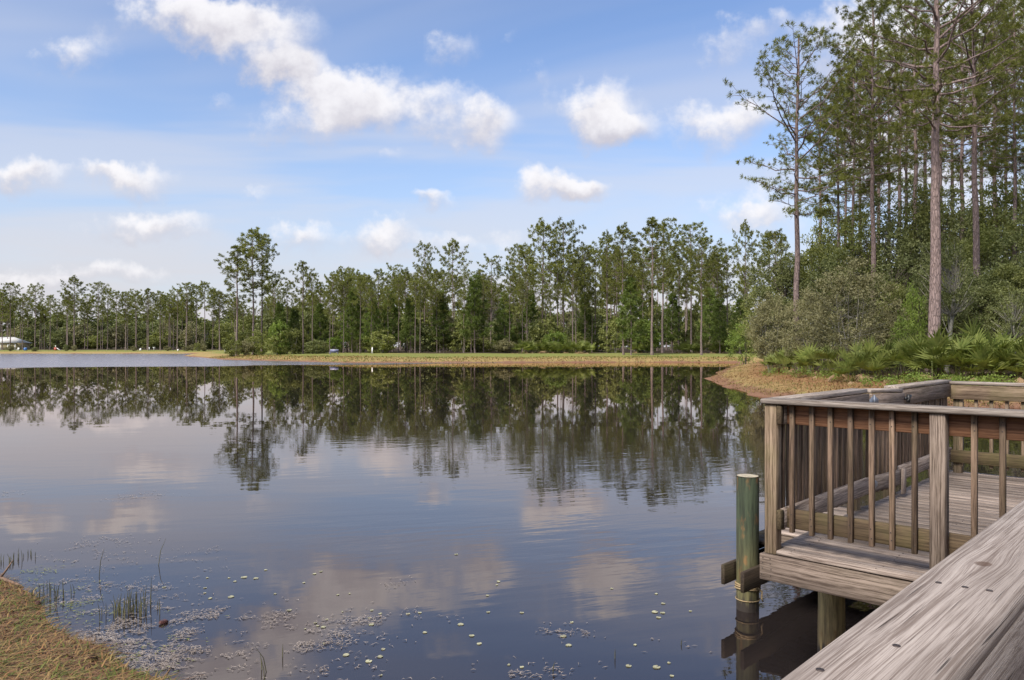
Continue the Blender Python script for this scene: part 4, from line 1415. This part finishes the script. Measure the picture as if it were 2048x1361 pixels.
# ---------------- grass
def blades(g, x, y, z, ln, wd, lean):
    n = len(x)
    a = g.uniform(0, 6.28, n)
    d = np.stack([np.cos(a) * lean, np.sin(a) * lean, np.ones(n)], 1)
    d = unit(d)
    sd = np.stack([-np.sin(a), np.cos(a), np.zeros(n)], 1) * wd[:, None]
    p = np.stack([x, y, z], 1)
    m = p + d * ln[:, None] * 0.55
    e = p + d * ln[:, None] + np.stack([np.cos(a), np.sin(a), np.zeros(n)], 1) * (ln * lean * 0.3)[:, None] - np.array([0, 0, 1.0]) * (ln * 0.15)[:, None]
    v = np.stack([p - sd, p + sd, m + sd * 0.8, m - sd * 0.8, e], 1).reshape(-1, 3)
    i = np.arange(n) * 5
    q = np.stack([i, i + 1, i + 2, i + 3], 1)
    t = np.stack([i + 3, i + 2, i + 4], 1)
    return v, q, t


def grass_patch(seed, n, sampler, lr, wr, leanr, mats, label, smin, smax, wts):
    g = np.random.default_rng(seed)
    x, y = sampler(g, n)
    s = shore_dist(x, y)
    ok = (s > smin) & (s < smax)
    x, y = x[ok], y[ok]
    z = ground_z(x, y)
    kk = z > 0.0
    x, y, z = x[kk], y[kk], z[kk]
    n = len(x)
    v, q, t = blades(g, x, y, z - 0.01, g.uniform(*lr, n), g.uniform(*wr, n), g.uniform(*leanr, n))
    pn = 0.55 * vnoise(x, y, 0.9, 9) + 0.45 * vnoise(x, y, 0.16, 10) if lr[1] < 0.2 else vnoise(x, y, 6.0, 9)
    r = g.uniform(0, 1, n) * 0.6 + pn * 0.55
    mi = np.digitize(r, wts)
    o = obj('grass', mesh_np('grass', v, [q, t], [M[m] for m in mats], np.concatenate([mi, mi])))
    return tag(o, label, 'grass', kind='stuff')


def box_sampler(x0, x1, y0, y1):
    return lambda g, n: (g.uniform(x0, x1, n), g.uniform(y0, y1, n))


grass_patch(61, 100000, box_sampler(-7.5, -0.2, 2.6, 9.8), (0.04, 0.12), (0.0028, 0.0070), (0.8, 5.0), ['grass_green', 'grass_tan', 'straw', 'litter'],
            'matted dry grass and pine straw on the near bank', -0.25, 3.6, (0.44, 0.62, 0.80))
def right_bank(g, n):
    px = g.uniform(1405, 2080, n); Y = 28 + 60 * g.uniform(0, 1, n) ** 1.8
    return (px - 1024) / F * Y, Y
grass_patch(62, 60000, right_bank, (0.08, 0.24), (0.008, 0.018), (0.5, 2.4), ['straw', 'grass_tan', 'grass_green'],
            'dry tan grass on the wooded bank', 0.0, 7.0, (0.52, 0.86))
def far_bank(g, n):
    px = g.uniform(395, 1500, n); Y = g.uniform(112, 165, n)
    return (px - 1024) / F * Y, Y
grass_patch(63, 50000, far_bank, (0.14, 0.36), (0.03, 0.06), (0.4, 1.8), ['grass_green', 'grass_tan', 'straw'],
            'rough tan grass along the bank of the far lawn', 0.4, 8.0, (0.50, 0.90))

# ------------------------------------------------------------------ things on and in the water
pm = MB()
k = 14
a = np.linspace(0.22, 2 * math.pi - 0.22, k)
pm.add(np.vstack([[[0, 0, 0.006]], np.stack([np.cos(a), np.sin(a), 0.006 + 0.05 * np.abs(np.sin(a * 1.5))], 1)]), None, [(0, i + 1, i + 2) for i in range(k - 1)])
pm.add(np.vstack([[[0, 0, -0.02]], np.stack([np.cos(a), np.sin(a), np.full(k, -0.02)], 1)]), None, [(0, i + 2, i + 1) for i in range(k - 1)])
pad_me = pm.mesh('lily_pad', M['lily'])
PADS7 = [(960, 718, 10), (1200, 722, 9), (1198, 752, 8), (1230, 783, 11), (1352, 774, 17), (1213, 663, 7), (1340, 664, 7), (1375, 684, 9), (1428, 660, 17), (1498, 666, 14),
         (1555, 617, 9), (1610, 757, 8), (1692, 853, 14), (1778, 692, 8), (1840, 640, 10), (1878, 626, 9), (1846, 927, 9), (1860, 944, 9), (1893, 951, 14), (1786, 962, 6), (1912, 907, 8),
         (1976, 763, 7), (2003, 862, 6), (2025, 1115, 18), (1898, 1048, 8)]
PADS8 = [(800, 460, 9), (1016, 599, 9), (960, 671, 8), (1008, 617, 6), (964, 756, 9), (1136, 759, 10), (879, 877, 13), (918, 918, 12), (1349, 879, 15), (1376, 926, 15), (1392, 808, 8), (1817, 755, 15),
         (1857, 760, 12), (1836, 784, 12), (1860, 712, 10), (1824, 662, 8), (1597, 635, 7), (1999, 751, 7), (1683, 1032, 14), (1826, 1038, 19), (1889, 1016, 8), (1904, 1083, 10), (352, 1008, 16), (411, 984, 14),
         (426, 946, 10), (368, 747, 8), (356, 786, 9), (366, 820, 13), (411, 764, 9), (553, 765, 10), (613, 759, 9), (823, 819, 15), (195, 667, 6), (254, 661, 5), (124, 917, 7), (237, 975, 15), (1136, 1038, 10),
         (1070, 1026, 8), (1716, 924, 8), (640, 860, 11), (415, 1080, 7)]
pads = [(x * .3418, 930 + y * .3418, r * .3418) for x, y, r in PADS7] + [(600 + x * .3906, 930 + y * .3906, r * .3906) for x, y, r in PADS8]
for (px, py, r_) in pads:
    x_, y_ = wp(px, py)
    o = obj('lily_pad', pad_me, None, (x_, y_, 0.003), (random.uniform(-.02, .02), random.uniform(-.02, .02), random.uniform(0, 6.28)))
    s_ = r_ / F * y_ * 1.05
    o.scale = (s_, s_, 0.07)
    tag(o, 'small round pale lily pad floating on the dark open water', 'lily pad', 'lily pads scattered on the pond')

# floating weed mats
def weed_mat(seed, mats, ln, wd, mat, label, zz=0.004):
    g = np.random.default_rng(seed)
    X, Y, A = [], [], []
    for (px, py, rx, ry, n_) in mats:
        cx_, cy_ = wp(px, py)
        ax_ = rx / F * cy_
        ay_ = abs(wp(px, py - ry)[1] - wp(px, py + ry)[1]) / 2
        n_ = int(n_ * 0.42)
        p = g.normal(0, 0.62, (n_, 2))
        qx, qy = p[:, 0] * ax_ + cx_ + 100, p[:, 1] * ay_ + cy_ + 100
        keep = 0.5 * vnoise(qx, qy * 1.8, 0.22, seed) + 0.3 * vnoise(qx, qy * 1.6, 0.09, seed + 1) + 0.2 * vnoise(qx, qy, 0.6, seed + 2) + g.normal(0, 0.06, n_) > 0.54
        p = p[keep]
        X.append(cx_ + p[:, 0] * ax_); Y.append(cy_ + p[:, 1] * ay_)
    x = np.concatenate(X); y = np.concatenate(Y)
    n = len(x)
    a = g.normal(0.25, 0.6, n)
    L = g.uniform(ln[0], ln[1], n); W = g.uniform(wd[0], wd[1], n)
    dx_, dy_ = np.cos(a) * L / 2, np.sin(a) * L / 2
    sx, sy = -np.sin(a) * W / 2, np.cos(a) * W / 2
    z = zz + g.uniform(0, 0.006, n)
    bow = g.normal(0, 0.5, n)
    mxx, myy = x + sx * bow * 8, y + sy * bow * 8
    v = np.stack([np.stack([x - dx_, y - dy_, z - 0.002], 1), np.stack([mxx + sx, myy + sy, z + 0.004], 1), np.stack([x + dx_, y + dy_, z - 0.002], 1), np.stack([mxx - sx, myy - sy, z + 0.004], 1)], 1).reshape(-1, 3)
    o = obj('floating_weed', mesh_np('floating_weed', v, np.arange(n * 4).reshape(-1, 4), M[mat]))
    return tag(o, label, 'pond weed', kind='stuff')


weed_mat(71, [(480, 1232, 150, 26, 2400), (300, 1252, 150, 40, 2600), (320, 1305, 150, 55, 5200), (400, 1330, 120, 40, 3000), (225, 1268, 120, 30, 2400), (150, 1215, 120, 34, 2200), (240, 1180, 110, 22, 1000),
              (90, 1165, 90, 20, 900), (160, 1118, 110, 22, 900), (200, 1085, 70, 9, 500), (292, 993, 45, 7, 800), (8, 987, 28, 6, 500), (590, 1290, 120, 32, 1500), (415, 1100, 40, 6, 300),
              (752, 1240, 80, 16, 900), (640, 1275, 90, 22, 900), (1130, 1265, 46, 14, 350), (1015, 1348, 110, 22, 700), (800, 1165, 30, 10, 120), (920, 1245, 22, 8, 90), (700, 1350, 140, 22, 500), (340, 1130, 120, 20, 350), (1345, 1285, 60, 20, 90)],
         (0.018, 0.060), (0.005, 0.012), 'weed', 'mats of pale floating weed on the water off the near bank')
weed_mat(72, [(60, 1152, 60, 20, 420), (150, 1212, 60, 14, 260), (180, 1245, 80, 30, 340), (300, 1290, 110, 40, 260), (120, 1180, 90, 26, 260), (240, 1335, 120, 30, 200)],
         (0.02, 0.07), (0.005, 0.014), 'weed_green', 'green weed floating along the edge of the near bank')

# reeds
def reed_clump(name, pts, label, cat='reed', hr=(0.12, 0.38), dead=True, group=None):
    g = np.random.default_rng(int(pts[0][0] * 10) + 5)
    x0, y0 = wp(*pts[0][:2])
    o = MB()
    for (px, py, n_, spx) in pts:
        cx_, cy_ = wp(px, py)
        for _ in range(n_):
            bx = cx_ - x0 + g.normal(0, spx / F * cy_); by = cy_ - y0 + g.normal(0, 0.10)
            h = g.uniform(*hr)
            ln_ = g.normal(0, 0.12, 2) * h
            o.tube([(bx, by, -0.06), (bx + ln_[0] * 0.4, by + ln_[1] * 0.4, h * 0.55), (bx + ln_[0] * 1.2, by + ln_[1] * 1.2, h)], [0.0042, 0.0035, 0.001], 4)
    return tag(obj(name, o.mesh(name, M['reed']), None, (x0, y0, 0)), label, cat, group)


reed_clump('reed_clump', [(258, 1225, 58, 26)], 'clump of thin dark reeds standing in the weed off the near bank', hr=(0.06, 0.21))
reed_clump('reed_clump', [(20, 1125, 16, 16), (50, 1115, 8, 10)], 'short sparse reed stubs in the shallows beyond the fallen stick', hr=(0.05, 0.13))
reed_clump('reed_clump', [(100, 1198, 24, 26)], 'thin reeds along the edge of the near bank below the stick', hr=(0.08, 0.2))
for (px, py) in ((523, 1345), (528, 1352), (560, 1322), (535, 1357)):
    reed_clump('reed_stalk', [(px, py, 1, 1)], 'bent pond stem among the drifting weed', hr=(0.10, 0.2), group='bent stems in the open water')
for (px, py) in ((1105, 1340), (1230, 1318), (1365, 1295)):
    reed_clump('twig', [(px, py, 1, 1)], 'short dark twig poking out of the water near the dock', 'twig', hr=(0.04, 0.09), group='twigs in the water near the dock')
for (px, py) in ((316, 1200), (195, 1155), (318, 1130)):
    reed_clump('reed_stalk', [(px, py, 1, 1)], 'single thin reed stalk standing apart from the reed clump', hr=(0.18, 0.34), group='single reed stalks')

# fallen stick and pine cones on the near bank
st = MB()
sx0, sy0 = wp(12, 1166)
st.tube([(-0.35, 0.22, 0.10), (-0.15, 0.10, 0.085), (0.05, 0.0, 0.06), (0.22, -0.06, 0.03), (0.30, -0.10, 0.015)], [0.022, 0.021, 0.019, 0.015, 0.008], 8, True)
st.tube([(-0.02, 0.03, 0.07), (0.03, 0.04, 0.14), (0.09, 0.06, 0.24)], [0.013, 0.011, 0.006], 6, True)
tag(obj('stick', st.mesh('stick', M['stick'], True), None, (sx0 - 0.02, sy0 - 0.06, gz(sx0, sy0) - 0.02)), 'fallen forked stick lying at the edge of the near bank', 'stick')


def cone_mesh():
    o = MB()
    g = np.random.default_rng(9)
    o.tube([(0, 0, 0), (0.03, 0, 0), (0.08, 0, 0), (0.11, 0, 0)], [0.012, 0.022, 0.016, 0.004], 8, True)
    for i in range(70):
        t = i / 70
        a_ = i * 2.4
        r_ = 0.034 * math.sin(math.pi * (0.2 + 0.75 * t)) + 0.008
        c_ = np.array([0.005 + 0.10 * t, 0, 0])
        d_ = np.array([0.35, math.cos(a_), math.sin(a_)])
        d_ /= np.linalg.norm(d_)
        s_ = np.cross(d_, [1.0, 0, 0]); s_ /= np.linalg.norm(s_)
        o.add([c_ + d_ * 0.008 - s_ * 0.004, c_ + d_ * 0.008 + s_ * 0.004, c_ + d_ * r_ + s_ * 0.008, c_ + d_ * r_ - s_ * 0.008,], [(0, 1, 2, 3)])
    return o.mesh('pine_cone', M['cone'])


cm = cone_mesh()
for (px, py, lab, rz_) in ((174, 1320, 'reddish open pine cone lying in the dry grass', 0.2), (318, 1250, 'dark red pine cone floating among the pale weed', 0.8), (74, 1213, 'brown pine cone at the edge of the bank below the stick', 2.0)):
    Y_ = EYE * F / (py - HZ)
    for _ in range(6):
        x_ = (px - 1024) / F * Y_
        Y_ = (EYE - max(0.0, gz(x_, Y_))) * F / (py - HZ)
    o = obj('pine_cone', cm, None, ((px - 1024) / F * Y_, Y_, max(0.0, gz((px - 1024) / F * Y_, Y_)) + 0.016), (0.3, 0.1, rz_))
    o.scale = (0.72, 0.72, 0.72)
    tag(o, lab, 'pine cone')

# ------------------------------------------------------------------ small things across the water
M['roof_pale'] = mat_plain('pale_metal_roof', (0.62, 0.60, 0.56), 0.5, 0.06, 1)
M['wall_tan'] = mat_plain('tan_siding', (0.42, 0.35, 0.19), 0.8, 0.08, 2)
M['white'] = mat_plain('white_paint', (0.75, 0.74, 0.72), 0.6, 0.05, 5)
M['roof_grey'] = mat_plain('grey_shingles', (0.16, 0.155, 0.18), 0.9, 0.2, 6)
M['wall_grey'] = mat_plain('grey_siding', (0.34, 0.34, 0.35), 0.8, 0.08, 2)
M['glass_dark'] = mat_plain('dark_window', (0.02, 0.025, 0.03), 0.1, 0.1, 2)
M['blue'] = mat_plain('blue_plastic', (0.06, 0.16, 0.42), 0.5, 0.1, 4)
M['red'] = mat_plain('red_plastic', (0.42, 0.10, 0.07), 0.5, 0.1, 4)
M['bench_blue'] = mat_plain('blue_grey_metal', (0.16, 0.17, 0.27), 0.45, 0.1, 4)


def hip_roof(m, x0, x1, y0, y1, z0, z1, ov=0.5):
    x0 -= ov; x1 += ov; y0 -= ov; y1 += ov
    hw = (y1 - y0) / 2
    m.add([(x0, y0, z0), (x1, y0, z0), (x1, y1, z0), (x0, y1, z0), (x0 + hw * 0.8, (y0 + y1) / 2, z1), (x1 - hw * 0.8, (y0 + y1) / 2, z1)],
          [(0, 1, 5, 4), (2, 3, 4, 5), (3, 2, 1, 0)], [(1, 2, 5), (3, 0, 4)])


# tan house
hx = at(-20, 300); hz0 = gz(at(10, 300), 300)
house = tag(empty('house', (hx, 300, hz0)), 'tan house with a pale hipped roof behind the far-end pines', 'house')
xr = at(31, 300) - hx
m = MB(); m.box((-14, 0, -0.5), (xr, 9, 2.7)); obj('wall', m.mesh('wall', M['wall_tan']), house)
m = MB(); hip_roof(m, -14, xr, 0, 9, 2.72, 5.1, 0.7); obj('roof', m.mesh('roof', M['roof_pale']), house)
for xx in (at(1, 300) - hx, xr - 0.1):
    m = MB(); m.box((xx - 0.18, -0.06, 0), (xx + 0.12, -0.003, 2.65)); obj('corner_trim', m.mesh('corner_trim', M['white']), house)
m = MB(); m.box((xr - 3.2, -0.05, 0.0), (xr - 2.1, -0.004, 2.1)); obj('door', m.mesh('door', M['white']), house)
# grey house by the woods
hx = at(1508, 185)
house = tag(empty('house', (hx, 185, gz(hx, 185))), 'grey-roofed house with white porch posts half hidden by shrubs', 'house')
m = MB(); m.box((-4.6, 0, -0.5), (6, 8, 3.0)); obj('wall', m.mesh('wall', M['wall_grey']), house)
m = MB(); hip_roof(m, -4.6, 6, 0, 8, 3.02, 7.6, 0.5); obj('roof', m.mesh('roof', M['roof_grey']), house)
m = MB(); m.box((-5.2, -2.2, 2.6), (1.0, 0.0, 2.85)); obj('porch_roof', m.mesh('porch_roof', M['roof_grey']), house)
for xx in (-5.0, -3.4, -1.8, -0.2):
    m = MB(); m.box((xx, -2.1, -0.3), (xx + 0.2, -1.9, 2.6)); obj('porch_post', m.mesh('porch_post', M['white']), house)
for xx in (-3.0, -0.9):
    m = MB(); m.box((xx, -0.05, 0.9), (xx + 1.0, -0.005, 2.1)); wn = obj('window', m.mesh('window', M['white']), house)
    m = MB(); m.box((xx + 0.1, -0.08, 1.0), (xx + 0.9, -0.052, 2.0)); obj('pane', m.mesh('pane', M['glass_dark']), wn)

# bench
bY = 147.0
bx_ = at(668, bY)
bench = tag(empty('bench', (bx_, bY, gz(bx_, bY))), 'blue-grey garden bench at the back of the far lawn', 'bench')
m = MB(); m.box((-0.8, -0.25, 0.42), (0.8, 0.25, 0.48)); obj('seat', m.mesh('seat', M['bench_blue']), bench)
m = MB(); m.box((-0.8, 0.25, 0.52), (0.8, 0.30, 0.95)); obj('backrest', m.mesh('backrest', M['bench_blue']), bench)
m = MB(); m.box((-0.8, 0.24, 0.952), (0.8, 0.31, 0.99)); obj('top_rail', m.mesh('top_rail', M['white']), bench)
for xx in (-0.75, 0.69):
    for yy in (-0.22, 0.24):
        m = MB(); m.box((xx, yy, -0.05), (xx + 0.06, yy + 0.06, 0.417)); obj('leg', m.mesh('leg', M['bench_blue']), bench)


def small_post(name, px, Y, w_, h_, lab, cat, head=None, mat='white'):
    X = at(px, Y)
    o = tag(empty(name, (X, Y, gz(X, Y) - 0.05)), lab, cat)
    m = MB(); m.box((-w_ / 2, -w_ / 2, 0), (w_ / 2, w_ / 2, h_)); obj('post', m.mesh('post', M[mat]), o)
    if head:
        m = MB(); m.box((-head[0] / 2, -0.25, h_ + 0.004), (head[0] / 2, 0.25, h_ + head[1]))
        a_ = np.linspace(0, math.pi, 7)
        obj('box', m.mesh('box', M[mat]), o)
    else:
        m = MB(); m.add([(-w_ / 2, -w_ / 2, h_), (w_ / 2, -w_ / 2, h_), (w_ / 2, w_ / 2, h_), (-w_ / 2, w_ / 2, h_), (0, 0, h_ + w_ * 0.6)], None, [(0, 1, 4), (1, 2, 4), (2, 3, 4), (3, 0, 4)])
        obj('post_top', m.mesh('post_top', M[mat]), o)


small_post('marker_post', 744.5, 147, 0.18, 1.25, 'white marker post in front of the far woods', 'post')
small_post('marker_post', 450, 255, 0.25, 1.1, 'white marker post on the shore behind the grassy point', 'post')
small_post('mailbox', 308, 296, 0.25, 0.75, 'white mailbox on a post among the far-end pines', 'mailbox', (0.75, 0.4))
small_post('utility_box', 298, 290, 0.55, 0.95, 'white utility box beside the far-end mailbox', 'box')
small_post('utility_box', 281, 286, 0.5, 0.7, 'low white box between two far-end pines', 'box')
small_post('utility_box', 356, 284, 0.4, 0.5, 'smallest white box at the foot of a far-end pine', 'box')
# blue barrel, white chair and play set near the tan house
X = at(51, 290)
o = tag(empty('barrel', (X, 290, gz(X, 290) - 0.05)), 'blue plastic barrel by the bushes near the tan house', 'barrel')
m = MB(); m.tube([(0, 0, 0), (0, 0, 0.15), (0, 0, 0.6), (0, 0, 1.0), (0, 0, 1.12)], [0.45, 0.55, 0.62, 0.55, 0.42], 16, True); obj('body', m.mesh('body', M['blue'], True), o)
m = MB(); m.tube([(0, 0, 1.12), (0, 0, 1.18)], [0.36, 0.34], 16, True); obj('lid', m.mesh('lid', M['white']), o)
X = at(36, 289)
o = tag(empty('garden_chair', (X, 289, gz(X, 289))), 'white garden chair next to the tan house', 'chair')
m = MB(); m.box((-0.35, -0.3, 0.38), (0.35, 0.3, 0.45)); obj('seat', m.mesh('seat', M['white']), o)
m = MB(); m.box((-0.35, 0.3, 0.45), (0.35, 0.36, 1.05)); obj('backrest', m.mesh('backrest', M['white']), o)
for xx in (-0.34, 0.27):
    for yy in (-0.29, 0.28):
        m = MB(); m.box((xx, yy, -0.05), (xx + 0.07, yy + 0.07, 0.377)); obj('leg', m.mesh('leg', M['white']), o)
X = at(114, 290)
o = tag(empty('play_set', (X, 290, gz(X, 290) - 0.03)), 'small red and white play slide on the far-end shore', 'play set')
m = MB(); m.box((-0.9, -0.4, 0.0), (-0.1, 0.4, 1.1)); obj('tower', m.mesh('tower', M['red']), o)
m = MB(); m.add([(-0.1, -0.3, 1.0), (-0.1, 0.3, 1.0), (1.2, 0.3, 0.1), (1.2, -0.3, 0.1), (-0.1, -0.3, 0.9), (-0.1, 0.3, 0.9), (1.2, 0.3, 0.0), (1.2, -0.3, 0.0)],
                 [(0, 3, 2, 1), (4, 5, 6, 7), (0, 1, 5, 4), (1, 2, 6, 5), (2, 3, 7, 6), (3, 0, 4, 7)]); obj('slide', m.mesh('slide', M['white']), o)
m = MB(); m.box((-0.6, -0.1, 1.1), (-0.4, 0.1, 1.9)); obj('pole', m.mesh('pole', M['white']), o)
